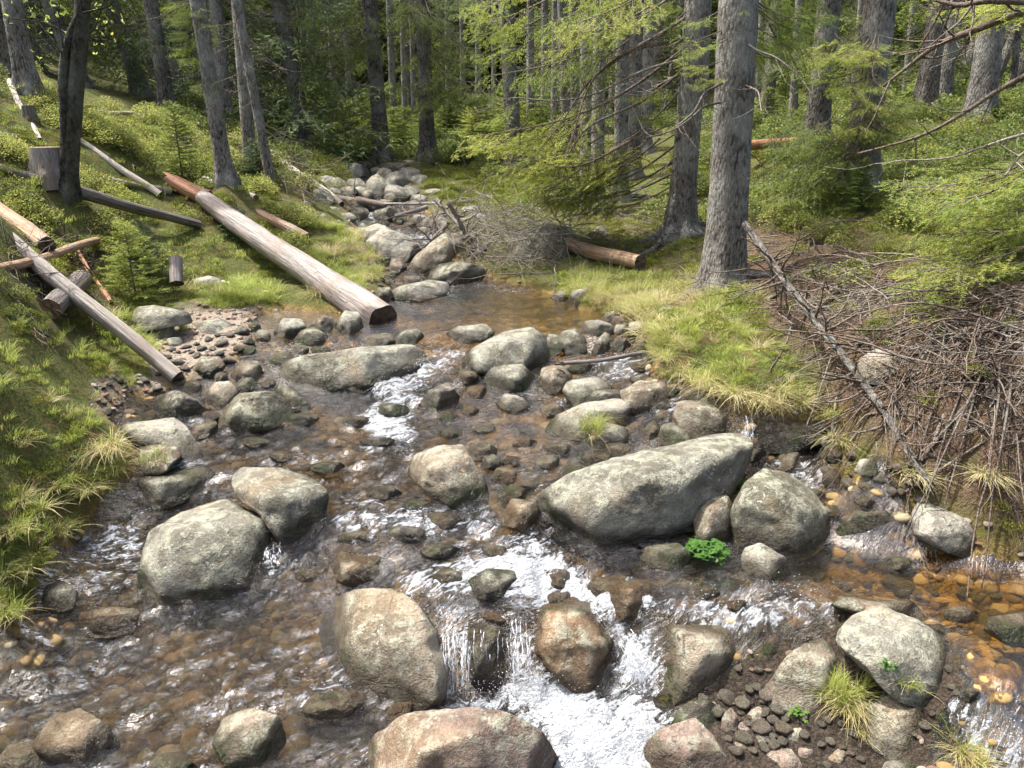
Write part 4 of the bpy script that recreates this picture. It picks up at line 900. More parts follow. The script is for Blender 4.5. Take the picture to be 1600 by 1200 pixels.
# loose cobbles, shared shapes
def cobble_mesh(k):
    V, T = ICO[3]; rs = RNG(k + 70)
    V = V * np.array([1, rs.uniform(.65, .95), rs.uniform(.45, .7)])
    for _ in range(6):
        n = rs.normal(size=3); n /= np.linalg.norm(n); s_ = V @ n; d = s_.max() * rs.uniform(.68, .85); V = V - np.clip(s_ - d, 0, None)[:, None] * n * .85
    V = V + V * (fbm(V * 2 + k * 9, 3, k) * .12)[:, None]
    me = mesh_np('cobble', V, [T]); me.materials.append(M['rock'])
    vattr(me, 'wet', sstep(.1, -.25, V[:, 2]))
    return me
CM = [cobble_mesh(k) for k in range(8)]
CLUST = [
 ([(1125,1085),(1215,1075),(1240,1150),(1200,1175),(1130,1180)], 30, (12,34), 'PBOT', 'small wet red brown pebble in the dark gap between the lower right boulders', 'pebbles in the gap at the lower right'),
 ([(355,520),(430,520),(430,560),(380,560),(330,600),(240,590),(260,550)], 34, (12,30), 'LGTB', 'small grey cobble of the left shore between the pole and the gravel beach', 'cobbles along the left shore'),
 ([(330,600),(420,590),(430,620),(330,650)], 12, (12,28), 'LTG', 'small pale cobble between the dark humped boulder and the long dark boulder', 'cobbles by the humped boulder'),
 ([(430,515),(560,510),(570,535),(440,545)], 14, (12,26), 'GTL', 'small cobble in the outlet beside the end of the great log', 'cobbles at the log end'),
 ([(760,700),(900,705),(900,770),(790,800)], 18, (12,34), 'OPTG', 'small tan or pink cobble awash in the riffle above the huge slanting boulder', 'cobbles awash above the huge boulder'),
 ([(930,510),(1010,500),(1015,560),(950,560)], 12, (10,22), 'LPT', 'small cobble filling the stone pile at the pool outlet', 'small cobbles of the outlet pile'),
 ([(990,640),(1050,640),(1040,690),(1000,700),(985,680)], 10, (12,26), 'OTP', 'small brown cobble in the shallow gap among the mid stream boulders', 'cobbles in the mid stream gap'),
 ([(1200,700),(1420,720),(1440,790),(1320,780),(1230,740)], 22, (12,32), 'BTOP', 'small brown cobble below the wet ledge along the right shore', 'cobbles below the wet ledge'),
 ([(560,395),(640,400),(640,445),(600,450),(570,440)], 16, (8,18), 'LGT', 'small pale cobble at the foot of the angular green boulder in the upper stream', 'cobbles in the upper stream'),
 ([(150,600),(240,590),(260,655),(160,660)], 26, (8,20), 'LTP', 'small pale flat pebble on the muddy gravel patch of the left bank', 'pebbles on the left gravel patch'),
 ([(1200,880),(1180,850),(1010,850),(1000,890),(1150,900)], 10, (14,30), 'OTD', 'small brown cobble in the shaded water below the huge boulder', 'cobbles in the shade of the huge boulder'),
 ([(640,560),(720,570),(720,640),(660,650)], 10, (14,34), 'DOB', 'dark wet cobble awash beside the white chute', 'cobbles awash in the chute'),
 ([(20,1000),(60,960),(110,1000),(60,1100),(0,1120)], 12, (16,34), 'BTB', 'orange brown cobble just under water at the left edge shallows', 'cobbles in the left edge shallows'),
 ([(1180,1010),(1330,1010),(1500,1020),(1490,1190),(1240,1200),(1060,1130)], 60, (12,26), 'PBT', 'small pinkish cobble among the boulders of the stone bar', 'stone bar cobbles'),
 ([(1440,870),(1600,900),(1600,1060),(1530,1050),(1330,920)], 20, (18,40), 'BMTB', 'golden brown cobble lying under water in the calm right pool', 'cobbles under the calm right pool'),
 ([(1230,840),(1420,860),(1440,920),(1240,920)], 14, (18,40), 'BMTM', 'amber cobble lying under water right of the white pointed boulder', 'amber cobbles right of the pointed boulder'),
]
ncob = 0
for poly, n, (s0, s1), tones, lab, grp in CLUST:
    made = []
    bb = np.array(poly); rs = RNG(len(lab) + n * 13 + int(bb[0, 0])); k = 0; placed = []
    for _ in range(n * 12):
        if k >= n: break
        qx, qy = rs.uniform(bb[:, 0].min(), bb[:, 0].max()), rs.uniform(bb[:, 1].min(), bb[:, 1].max())
        if not in_poly(qx, qy, poly): continue
        sp = rs.uniform(s0, s1) * (0.8 + .4 * rs.random())
        if any(math.hypot(qx - a, (qy - b) * 1.3) < (sp + c) * .42 for a, b, c in placed): continue
        placed.append((qx, qy, sp))
        Pg = hitG(qx, qy)
        if 'under' in grp + lab and Sf(Pg[0:1], Pg[1:2])[0] < .14: continue
        dd = (Pg - CAM) @ FW; r = sp / 2 / F * dd
        o = bpy.data.objects.new('cobble', CM[rs.integers(8)]); COL.objects.link(o)
        o.location = Pg + np.array([0, 0, r * .22]); o.scale = (r, r, r); o.rotation_euler = (rs.normal(0, .2), rs.normal(0, .2), rs.uniform(0, 6.28))
        tn = tones[rs.integers(len(tones))]; c = np.array(TONE[tn]) * rs.uniform(.42, .78); o.color = (*c, .05)
        tag(o, lab, 'stone', grp); made.append((qx, tn, o)); k += 1; ncob += 1
    for i_, (_, tn, o) in enumerate(sorted(made, key=lambda q: q[0])):
        o['label'] = "%s stone, %s from left, %s" % (HUE[tn], WORDS[i_], grp)

# ------------------------------------------------------------------ scattering (for what nobody could count)
def scatter(name, protos, P, rot, scl, label, idx=None, kind='stuff', matkeep=None):
    """protos: meshes; one object whose node modifier sets copies of them on its points"""
    pc = bpy.data.collections.new(name + '_shapes')
    for k, pm in enumerate(protos):
        po = bpy.data.objects.new('%s_shape_%02d' % (name, k), pm); pc.objects.link(po)
    me = bpy.data.meshes.new(name); P = np.asarray(P, np.float32)
    me.vertices.add(len(P)); me.vertices.foreach_set('co', P.ravel())
    a = me.attributes.new('rot', 'FLOAT_VECTOR', 'POINT'); a.data.foreach_set('vector', np.asarray(rot, np.float32).ravel())
    s_ = np.asarray(scl, np.float32); s_ = np.repeat(s_[:, None], 3, 1) if s_.ndim == 1 else s_
    a = me.attributes.new('scl', 'FLOAT_VECTOR', 'POINT'); a.data.foreach_set('vector', s_.ravel())
    a = me.attributes.new('pick', 'INT', 'POINT'); a.data.foreach_set('value', np.asarray(idx if idx is not None else rng.integers(0, len(protos), len(P)), np.int32))
    o = bpy.data.objects.new(name, me); COL.objects.link(o)
    ng = bpy.data.node_groups.new(name, 'GeometryNodeTree')
    ng.interface.new_socket('Geometry', in_out='INPUT', socket_type='NodeSocketGeometry'); ng.interface.new_socket('Geometry', in_out='OUTPUT', socket_type='NodeSocketGeometry')
    gi = ng.nodes.new('NodeGroupInput'); go = ng.nodes.new('NodeGroupOutput')
    ci = ng.nodes.new('GeometryNodeCollectionInfo'); ci.inputs['Collection'].default_value = pc; ci.inputs['Separate Children'].default_value = True; ci.inputs['Reset Children'].default_value = True
    ip = ng.nodes.new('GeometryNodeInstanceOnPoints'); ip.inputs['Pick Instance'].default_value = True
    def na(n, t):
        q = ng.nodes.new('GeometryNodeInputNamedAttribute'); q.data_type = t; q.inputs['Name'].default_value = n; return q.outputs['Attribute']
    e = ng.nodes.new('FunctionNodeEulerToRotation')
    ng.links.new(na('rot', 'FLOAT_VECTOR'), e.inputs[0]); ng.links.new(e.outputs[0], ip.inputs['Rotation'])
    ng.links.new(na('scl', 'FLOAT_VECTOR'), ip.inputs['Scale']); ng.links.new(na('pick', 'INT'), ip.inputs['Instance Index'])
    ng.links.new(gi.outputs[0], ip.inputs['Points']); ng.links.new(ci.outputs[0], ip.inputs['Instance']); ng.links.new(ip.outputs[0], go.inputs[0])
    mod = o.modifiers.new('scatter', 'NODES'); mod.node_group = ng
    tag(o, label, kind=kind)
    return o
def pick(n, x0, x1, y0, y1, dens=1.0):
    """random ground points, denser near the camera"""
    y = (rng.random(n) ** 1.35) * (y1 - y0) + y0
    x = rng.uniform(-1, 1, n) * (.78 * y + 1.6)
    m = (x > x0) & (x < x1)
    return x[m], y[m]
def pebmesh(k, mat):
    V, T = ICO[2]; rs = RNG(k)
    V = V * np.array([1, rs.uniform(.6, .9), rs.uniform(.35, .6)]) * (1 + .12 * fbm(V * 1.7 + k, 2, k))[:, None]
    me = mesh_np('pebble_shape', V, [T]); me.materials.append(mat); return me
# stream bed pebbles
x, y = pick(60000, -12, 12, 1.7, 16)
s = Sf(x, y); m = s > .03; x, y = x[m][:17000], y[m][:17000]
z = Gf(x, y)
n = len(x); sc = (rng.random(n) ** 2.2) * .062 + .014
scatter('bed_pebbles', [pebmesh(k, M['pebble_wet']) for k in range(5)], np.stack([x, y, z - sc * .1], -1), np.stack([rng.normal(0, .2, n), rng.normal(0, .2, n), rng.uniform(0, 6.3, n)], -1), sc, 'amber and brown pebbles covering the stream bed under the water', kind='stuff')
# dry gravel
x, y = pick(90000, -12, 12, 1.7, 14)
z = Gf(x, y); px, py, dz = project(np.stack([x, y, z], -1)); m = soft_mask(px, py, dz, GRAVEL, 8) > rng.random(len(x)) * .9
s = Sf(x, y); m &= rng.random(len(x)) < .75; m |= (np.abs(s + .03) < .10) & (rng.random(len(x)) < .16)
x, y, z = x[m], y[m], z[m]; n = len(x); sc = (rng.random(n) ** 2) * .028 + .007
scatter('gravel', [pebmesh(k + 9, M['pebble_dry']) for k in range(4)], np.stack([x, y, z + sc * .1], -1), np.stack([rng.normal(0, .3, n), rng.normal(0, .3, n), rng.uniform(0, 6.3, n)], -1), sc, 'fine pale gravel at the water edge and on the small left beach')
# ------------------------------------------------------------------ trees
def curve(p0, p1, sag=0.0, n=8, wob=0.0, rs=rng):
    t = np.linspace(0, 1, n)[:, None]
    P = np.array(p0) * (1 - t) + np.array(p1) * t
    P = P + np.array([0, 0, -sag]) * (4 * t * (1 - t))
    if wob:
        w = rs.normal(0, wob, (n, 3)); w[0] = 0; w = np.cumsum(w, 0) * .6; P = P + w - w[-1] * t * .5
    return P

def needles(mb, P, step, ln, wd, m, rs, flat=.35):
    """short leaves both sides of a twig line P"""
    seg = np.linalg.norm(np.diff(P, axis=0), axis=1); L = seg.sum()
    n = max(2, int(L / step)); s = np.linspace(0, 1, n) * L; cs = np.concatenate([[0], np.cumsum(seg)])
    C = np.stack([np.interp(s, cs, P[:, k]) for k in range(3)], -1)
    T = (P[-1] - P[0]); T /= np.linalg.norm(T) + 1e-9
    side = np.cross(T, [0, 0, 1.0]); side /= np.linalg.norm(side) + 1e-9
    up = np.cross(side, T)
    C = np.repeat(C, 2, 0); sg = np.tile([1, -1], n)[:, None]
    D = T * rs.uniform(.45, .9, (2 * n, 1)) + side * sg * rs.uniform(.5, 1, (2 * n, 1)) + up * rs.normal(.15, flat, (2 * n, 1))
    D /= np.linalg.norm(D, axis=1)[:, None]
    l = ln * rs.uniform(.7, 1.15, (2 * n, 1))
    W = np.cross(D, up + rs.normal(0, .4, (2 * n, 3))); W /= np.linalg.norm(W, axis=1)[:, None] + 1e-9
    V = np.stack([C - W * wd / 2, C + W * wd / 2, C + D * l], 1).reshape(-1, 3)
    mb.add(V, None, np.arange(len(V)).reshape(-1, 3), m)

def bough(seed, L=1.8, detail=1.0, bare=.3, hang=.5, twigs=26, nl=.028, nw=.006, step=.011, spread=.38):
    """a spruce limb along +X with flat side twigs; slot 0 bark, slot 1 needles"""
    rs = RNG(seed); mb = MB()
    n = 10; t = np.linspace(0, 1, n)
    P = np.stack([t * L, .05 * L * np.sin(t * 5 + seed) * t, -.10 * L * np.sin(t * math.pi) + .06 * L * t ** 2 * 0], -1)
    mb.tube(P, np.interp(t, [0, 1], [.0065 * L + .003, .002]), 5, 0)
    for k in range(twigs):
        u = bare + (1 - bare) * (k + rs.random()) / twigs
        c = np.array([np.interp(u, t, P[:, j]) for j in range(3)])
        sd = 1 if k % 2 else -1
        ln = spread * L * (1.15 - u) * rs.uniform(.6, 1.15) + .08
        a = R_(rs.uniform(35, 62)) * sd
        e = c + np.array([math.cos(a) * ln, math.sin(a) * ln, -hang * ln * rs.uniform(.3, 1.2)])
        Q = curve(c, e, -.06 * ln, 5, .008 * L, rs)
        mb.tube(Q, np.linspace(.0045, .0015, 5) * max(1, L / 1.8), 3, 0, False)
        needles(mb, Q[1:], step, nl, nw, 1, rs)
        for j in range(int(ln / .075 * detail)):
            v = rs.uniform(.2, .95); b = Q[0] * (1 - v) + Q[-1] * v
            l2 = ln * rs.uniform(.22, .5) * (1.1 - v)+.03; a2 = a + R_(rs.uniform(30, 60)) * rs.choice([-1, 1])
            f = b + np.array([math.cos(a2) * l2, math.sin(a2) * l2, -hang * l2 * rs.uniform(.2, 1.3)])
            needles(mb, np.array([b, f]), step, nl, nw, 1, rs)
    needles(mb, P[int(n * bare):], step, nl, nw, 1, rs)
    return mb

def dead_bough(seed, L=1.6, tw=12, droop=.2):
    rs = RNG(seed); mb = MB(); n = 12; t = np.linspace(0, 1, n)
    P = np.stack([t * L, .04 * L * np.sin(t * 6 + seed), -droop * L * np.sin(t * 2.2) + .05 * L * t ** 3], -1) + np.cumsum(rs.normal(0, .006, (n, 3)), 0)
    P[0] = 0
    mb.tube(P, np.interp(t, [0, 1], [.008 * L, .002]), 5, 0)
    for k in range(tw):
        u = rs.uniform(.15, .97); c = np.array([np.interp(u, t, P[:, j]) for j in range(3)])
        ln = .42 * L * (1.15 - u) * rs.uniform(.4, 1.1); a = R_(rs.uniform(25, 75)) * rs.choice([-1, 1])
        e = c + np.array([math.cos(a) * ln, math.sin(a) * ln, -ln * rs.uniform(-.1, .8)])
        Q = curve(c, e, .1 * ln * rs.uniform(-1, 1), 6, .012 * L, rs)
        mb.tube(Q, np.linspace(.0055, .0015, 6), 3, 0, False)
        for _ in range(2):
            v = rs.uniform(.3, .9); b = Q[int(v * 5)]; l2 = ln * rs.uniform(.2, .5)
            a2 = a + rs.normal(0, .8); mb.tube(curve(b, b + np.array([math.cos(a2) * l2, math.sin(a2) * l2, -l2 * rs.uniform(-.2, .7)]), 0, 4, .008, rs), np.linspace(.003, .001, 4), 3, 0, False)
    return mb

def mk(mb, name, mats):
    me = mb.mesh(name)
    for m in mats: me.materials.append(m)
    return me
BOUGH = {k: [mk(bough(s + i * 7, L=l, hang=h), 'branch', [M['twig'], M[m]]) for s, l in ((1, 1.5), (2, 2.2), (3, 1.8))]
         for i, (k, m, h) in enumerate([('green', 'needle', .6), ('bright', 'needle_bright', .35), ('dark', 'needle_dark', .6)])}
for i, (k, m, h) in enumerate([('green', 'needle', .55), ('bright', 'needle_bright', .3), ('dark', 'needle_dark', .55)]):
    BOUGH[k] += [mk(bough(s + i * 7 + 50, L=.95, hang=h, bare=.12, spread=.5, twigs=18), 'branch', [M['twig'], M[m]]) for s in (1, 2, 3)]
BL = [1.5, 2.2, 1.8, .95, .95, .95]
DEAD = [mk(dead_bough(s, L=l, tw=t, droop=d), 'dead_branch', [M[m]]) for s, l, t, d, m in ((1, 1.2, 8, .1, 'twig'), (2, 1.6, 14, .22, 'twig_grey'), (3, 2.2, 20, .15, 'twig'), (4, 1.0, 5, .25, 'twig_grey'))]
DL = [1.2, 1.6, 2.2, 1.0]

def aim(o, p0, p1, L, roll=0.0):
    """lay a limb mesh of length L along +X from p0 to p1"""
    p0 = Vector(p0); d = Vector(p1) - p0; l = d.length; x = d.normalized()
    up = Vector((0, 0, 1)); y = up.cross(x)
    if y.length < .05: y = Vector((0, 1, 0))
    y.normalize(); z = x.cross(y)
    m = Matrix((x, y, z)).transposed().to_4x4()
    o.matrix_local = Matrix.Translation(p0) @ m @ Matrix.Rotation(roll, 4, 'X') @ Matrix.Diagonal((l / L, l / L, l / L, 1))

class Tree:
    def __init__(s, label, top, base, wpx, mat='bark', D=None, H=14, flare=.55, group=None, name='spruce_tree', taper=.035, cat='tree', top_cut=None, lobes=5):
        bx, by = base
        s.B = hitG(bx, by) if D is None else at_y(bx, by, D)
        if D is not None: s.B[2] = Gf(s.B[0:1], s.B[1:2])[0]
        dd = (s.B - CAM) @ FW
        r = wpx / 2 / F * dd
        T = at_y(top[0], top[1], s.B[1])
        ax = (T - s.B); s.ax = ax / ax[2]
        s.r = r; s.H = H
        s.root = bpy.data.objects.new(name, None); COL.objects.link(s.root); s.root.location = s.B
        s.root.empty_display_size = .2
        tag(s.root, label, cat, group)
        nr, ns = 64, 30
        z = np.concatenate([np.linspace(-.35, 1.0, 24), np.linspace(1.08, min(H, 6.5), 30), np.linspace(min(H, 6.5) + .3, max(H, 6.9), 10)]) if H > 2 else np.linspace(-.3, H, 24)
        th = np.arange(ns) * 2 * math.pi / ns
        rs = RNG(int(bx * 3 + by))
        ph = rs.uniform(0, 6, 3)
        zz, tt = np.meshgrid(z, th, indexing='ij')
        fl = np.exp(-np.clip(zz, 0, None) / (r * 1.6))
        rad = r * (1 - np.clip(zz, 0, None) * taper / max(r * 10, .8) * 1.0).clip(.25) * (1 + flare * fl * (1 + .55 * np.cos(lobes * tt + ph[0]) + .3 * np.cos(2 * tt + ph[1])))
        X = np.cos(tt) * rad; Y = np.sin(tt) * rad
        q = np.stack([X, Y, zz * .5], -1).reshape(-1, 3)
        nz_ = (fbm(q * 9 / max(r * 6, .5), 3, int(bx)) * .06 + fbm(q * np.array([30, 30, 18]), 2, int(by)) * .035).reshape(zz.shape)
        X *= 1 + nz_; Y *= 1 + nz_
        V = np.stack([X + s.ax[0] * zz, Y + s.ax[1] * zz, zz], -1).reshape(-1, 3)
        i = np.arange(len(z) - 1)[:, None] * ns; j = np.arange(ns)[None, :]; j2 = (j + 1) % ns
        Q = np.stack([i + j, i + j2, i + ns + j2, i + ns + j], -1).reshape(-1, 4)
        V = np.vstack([V, [s.ax[0] * H, s.ax[1] * H, H]]); e = (len(z) - 1) * ns; jj = np.arange(ns)
        me = mesh_np('trunk', V, [Q, np.stack([e + jj, e + (jj + 1) % ns, np.full(ns, len(V) - 1)], -1)])
        s.trunk = link('trunk', me, M[mat], s.root)
        s.rs = rs; s.nb = 0
    def at(s, z):
        return s.B + s.ax * z
    def limb(s, meshes, lens, k, zs, tip, name='branch', roll=0.0, off=True):
        o = bpy.data.objects.new(name, meshes[k]); COL.objects.link(o); o.parent = s.root
        st = s.at(zs) - s.B; tp = np.array(tip) - s.B
        h = tp - st; h[2] = 0; nh = np.linalg.norm(h) + 1e-6
        if off: st = st + h / nh * s.r * .75
        aim(o, st, tp, lens[k], roll); s.nb += 1
        return o
    def sprays(s, poly, n, kind, Dr, rise=(.0, .35), maxlen=3.2):
        bb = np.array(poly, float); k = 0; rs = s.rs
        for _ in range(n * 20):
            if k >= n: break
            qx, qy = rs.uniform(bb[:, 0].min(), bb[:, 0].max()), rs.uniform(bb[:, 1].min(), bb[:, 1].max())
            if not in_poly(qx, qy, poly): continue
            tip = at_y(qx, qy, s.B[1] + rs.uniform(*Dr))
            z = tip[2] - s.B[2]
            L = math.hypot(*(tip - s.at(z))[:2])
            if L < .3 or L > maxlen: continue
            zs = z + L * rs.uniform(*rise)
            if zs < .4: zs = .4
            k += 1
            if L > 1.3 and k % 6 != 1:
                st = s.at(min(zs, s.H)); dv = st - tip; dv = dv / np.linalg.norm(dv); l_ = rs.uniform(.6, 1.15)
                dv[1] += rs.normal(0, .35); dv[2] += rs.uniform(-.1, .3); j = 3 + int(rs.integers(3)); o = bpy.data.objects.new('branch', BOUGH[kind][j]); COL.objects.link(o); o.parent = s.root
                aim(o, tip + dv * l_ - s.B, tip - s.B, BL[j], rs.normal(0, .3)); s.nb += 1
            else:
                j = int(rs.integers(3)); s.limb(BOUGH[kind], BL, j, min(zs, s.H), tip, 'branch', rs.normal(0, .25))
        return s
    def dead(s, n, z0, z1, ln=(.5, 1.4), down=.15, az=None):
        rs = s.rs
        for k in range(n):
            z = z0 + (z1 - z0) * (k + rs.random()) / n; a = rs.uniform(0, 6.28) if az is None else rs.normal(az, .8)
            l = rs.uniform(*ln); tip = s.at(z) + np.array([math.cos(a) * l, math.sin(a) * l, -l * down * rs.uniform(-.5, 2)])
            j = int(rs.integers(4)); s.limb(DEAD, DL, j, z, tip, 'dead_branch', rs.uniform(-.6, .6))
        return s
    def crown(s, me, z=0, sc=1.0):
        o = bpy.data.objects.new('crown', me); COL.objects.link(o); o.parent = s.root; o.location = s.ax * z; o.scale = (sc, sc, sc); o.rotation_euler.z = s.rs.uniform(0, 6.28)
        o['kind'] = 'stuff'; return s
    def roots(s, n, l0=.4, l1=1.0):
        for k in range(n):
            a = s.rs.uniform(0, 6.28); L = s.rs.uniform(l0, l1); m = 9; t = np.linspace(0, 1, m)
            aa = a + np.cumsum(s.rs.normal(0, .12, m))
            x = s.B[0] + np.cos(aa) * (s.r * .8 + t * L); y = s.B[1] + np.sin(aa) * (s.r * .8 + t * L)
            z = Gf(x, y) + .03 - .07 * t ** 2 + .14 * np.exp(-t * 6)
            mb = MB(); mb.tube(np.stack([x, y, z], -1) - s.B, np.linspace(.055, .015, m) * (s.r / .2), 7, 0)
            link('root', mb.mesh('root'), M['bark'], s.root)
        return s

# crowns for the forest behind: many limbs joined
def crown_mesh(seed, z0, z1, R0, mat, n=90, detail=.35, dead=0):
    rs = RNG(seed); out = MB()
    protos = []
    for i in range(3):
        b = bough(seed * 5 + i, L=2.0, detail=detail, bare=.12, hang=.7, twigs=15, nl=.10, nw=.034, step=.075)
        protos.append(b)
    for i in range(n):
        f = (i + rs.random()) / n; z = z0 + (z1 - z0) * f; L = (R0 * (1 - f) ** .8 + .25) * rs.uniform(.6, 1.15)
        a = rs.uniform(0, 6.28); dn = rs.uniform(.05, .5); k = L / 2.0
        c, s_ = math.cos(a), math.sin(a)
        b = protos[rs.integers(3)]
        V = np.vstack(b.V) * k
        V = V @ np.array([[1, 0, -dn], [0, 1, 0], [dn * .3, 0, 1]])
        V = np.stack([V[:, 0] * c - V[:, 1] * s_, V[:, 0] * s_ + V[:, 1] * c, V[:, 2] + z], -1)
        out.V.append(V)
        for q, mm in zip(b.Q, b.mq): out.Q.append(q + out.n); out.mq.append(mm)
        for q, mm in zip(b.T, b.mt): out.T.append(q + out.n); out.mt.append(mm)
        out.n += len(V)
    return mk(out, 'crown', [M['twig'], M[mat]])
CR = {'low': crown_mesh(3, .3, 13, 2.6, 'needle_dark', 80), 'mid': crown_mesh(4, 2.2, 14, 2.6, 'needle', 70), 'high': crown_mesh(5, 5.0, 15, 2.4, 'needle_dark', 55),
      'green': crown_mesh(6, .4, 12, 2.4, 'needle', 75)}
def dead_crown(seed, n, z0, z1, ln):
    rs = RNG(seed); out = MB()
    for i in range(n):
        b = dead_bough(seed * 9 + i % 5, L=1.0, tw=5, droop=.15); a = rs.uniform(0, 6.28); l = rs.uniform(*ln); z = z0 + (z1 - z0) * (i + rs.random()) / n
        V = np.vstack(b.V) * l; c, s_ = math.cos(a), math.sin(a)
        V = np.stack([V[:, 0] * c - V[:, 1] * s_, V[:, 0] * s_ + V[:, 1] * c, V[:, 2] + z], -1); out.V.append(V)
        for q, mm in zip(b.Q, b.mq): out.Q.append(q + out.n); out.mq.append(mm)
        for q, mm in zip(b.T, b.mt): out.T.append(q + out.n); out.mt.append(mm)
        out.n += len(V)
    return mk(out, 'dead_branches', [M['twig_grey']])
DC = dead_crown(2, 60, .8, 8, (.6, 1.5))
def add_dead_crown(t, sc=1.0):
    o = bpy.data.objects.new('dead_branches', DC); COL.objects.link(o); o.parent = t.root; o.scale = (sc, sc, 1); o.rotation_euler.z = t.rs.uniform(0, 6.28); o['kind'] = 'stuff'

T = {}
T['l1'] = Tree("thick grey spruce trunk leaning left on top of the left slope", (18, 0), (44, 144), 30, 'bark_pale').dead(5, .8, 3, (.3, .7))
T['l0'] = Tree("shaded spruce trunk cut by the left picture edge behind the leaning one", (-12, 0), (8, 112), 22, 'bark').dead(4, .8, 3)
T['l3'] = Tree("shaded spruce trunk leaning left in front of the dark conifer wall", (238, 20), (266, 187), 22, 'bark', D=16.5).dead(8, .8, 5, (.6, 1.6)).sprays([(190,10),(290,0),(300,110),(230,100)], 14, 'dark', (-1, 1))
T['l4'] = Tree("slim grey spruce with a hanging green bough and a small tuft half way up", (308, 0), (354, 290), 24, 'bark_pale', D=11).dead(16, .9, 4.5, (.4, 1.1))
T['l4'].sprays([(255,0),(320,0),(345,40),(345,90),(320,75),(290,95),(260,90)], 34, 'green', (-.4, .5), (.1, .5)).sprays([(290,118),(345,130),(345,155),(318,160),(295,140)], 7, 'green', (-.3, .1))
T['l5'] = Tree("straight pale spruce trunk right behind the slim grey one", (336, 0), (356, 208), 20, 'bark_pale', D=16.5).dead(20, 1, 6, (.6, 1.6))
T['l6'] = Tree("straight sunlit bare spruce trunk, rightmost of the three on the left rise", (371, 0), (391, 253), 20, 'bark_pale', D=13).dead(26, 1, 5, (.5, 1.2))
T['l7'] = Tree("broken dead snag with a jagged top beside the sunlit bare trunk", (385, 85), (423, 275), 15, 'bark_pale', D=12.2, H=2.35, cat='dead tree', name='tree_snag', flare=.3).dead(14, .4, 2.3, (.3, .9))
T['l8'] = Tree("thin pale spruce with mossy bark standing alone in the green undergrowth", (449, 0), (463, 222), 11, 'bark_pale', D=19, flare=.9).dead(16, .8, 7, (.4, 1.2))
T['l9'] = Tree("thin dark trunk between the lone pale spruce and the big mid trees", (472, 0), (480, 215), 9, 'bark', D=22).dead(10, .8, 7, (.5, 1.2))
T['m1'] = Tree("left one of the two stout spruces above the upper stream boulders", (578, 0), (598, 262), 24, 'bark', D=17.5, flare=.8).dead(14, 1.5, 7, (.6, 1.8))
T['m1'].sprays([(440,0),(600,0),(600,150),(560,240),(470,230),(430,120)], 60, 'green', (-1.6, 1.2), (.1, .6), 3.4)
T['m2'] = Tree("right one of the two stout spruces above the upper stream boulders", (660, 0), (669, 270), 23, 'bark', D=17, flare=.7).dead(10, 1.5, 7, (.6, 1.8))
T['m2'].sprays([(610,0),(760,0),(760,160),(700,240),(630,190),(600,100)], 60, 'green', (-1.4, 1.2), (.1, .6), 3.4)
T['m3'] = Tree("pale thin trunk seen between the two stout spruces far back", (608, 0), (616, 205), 11, 'bark_pale', D=27)
T['m4'] = Tree("dark spruce trunk half hidden by drooping twigs above the brush pile", (790, 0), (805, 268), 24, 'bark', D=15.5).dead(18, .8, 5.5, (.8, 2.0))
T['m4'].sprays([(700,0),(900,0),(900,200),(840,240),(720,240),(690,120)], 16, 'green', (-1.5, 1.0), (.1, .5), 3.0)
T['c1'] = Tree("left stem of the pair of slender spruces that share one root foot", (917, 0), (917, 333), 22, 'bark_pale', D=13).dead(10, 1.2, 5, (.5, 1.4)).roots(5)
T['c2'] = Tree("right stem of the pair of slender spruces, the paler one", (938, 0), (932, 335), 21, 'bark_pale', D=12.6).dead(12, 1.2, 5, (.5, 1.4)).roots(5)
T['c3'] = Tree("slender grey spruce just right of the root sharing pair", (974, 0), (968, 328), 22, 'bark_pale', D=13.2).dead(12, 1.2, 5, (.5, 1.4)).roots(3)
T['c4'] = Tree("dim spruce trunk behind and right of the slender grey one", (996, 0), (988, 295), 21, 'bark', D=14.6).dead(8, 1.2, 5, (.5, 1.2))
T['c5'] = Tree("grey spruce trunk left of the flaring one, half behind twigs", (1016, 0), (1006, 262), 19, 'bark_pale', D=16.5).dead(12, 1.2, 6, (.5, 1.2))
T['c6'] = Tree("dark thin trunk in the dim cluster left of the root sharing pair", (878, 0), (886, 255), 16, 'bark', D=17.5).dead(14, 1.2, 6, (.5, 1.5))
T['c7'] = Tree("dim trunk close against the left stem of the pair", (896, 0), (900, 268), 15, 'bark', D=17).dead(8, 1.2, 6, (.5, 1.4))
T['r1'] = Tree("spruce with a broadly flaring ribbed foot and exposed roots", (1090, 0), (1060, 400), 38, 'bark_pale', D=10, flare=.75, lobes=6).roots(14, .5, 1.3)
T['r1'].dead(7, .9, 4.2, (.6, 1.4), .25, az=math.pi)
T['r2'] = Tree("thickest nearest spruce trunk with straight speckled grey bark", (1155, 0), (1130, 448), 58, 'bark_pale', flare=.42, lobes=5).roots(7, .4, .9)
T['r2'].dead(16, 1.1, 2.9, (.3, .9), .1)
T['r3'] = Tree("short looking dark trunk deep behind the thickest spruce", (1215, 0), (1196, 188), 20, 'bark', D=18.5).dead(8, 1, 6)
T['r4'] = Tree("spruce trunk standing against the fallen log on the right slope", (1296, 0), (1272, 238), 34, 'bark', D=12.6).dead(10, 1, 4, (.4, 1.1))
T['r5'] = Tree("stout spruce on the right slope half screened by fresh green boughs", (1376, 0), (1338, 312), 46, 'bark_pale', D=9.3).dead(8, 1, 3.5, (.3, .8))
T['r6'] = Tree("leaning left one of the two close trunks at the far right back", (1468, 0), (1440, 200), 30, 'bark', D=14.6).dead(5, 1, 5)
T['r7'] = Tree("right one of the two close trunks at the far right back", (1492, 0), (1466, 197), 24, 'bark_pale', D=15.4).dead(5, 1, 5)
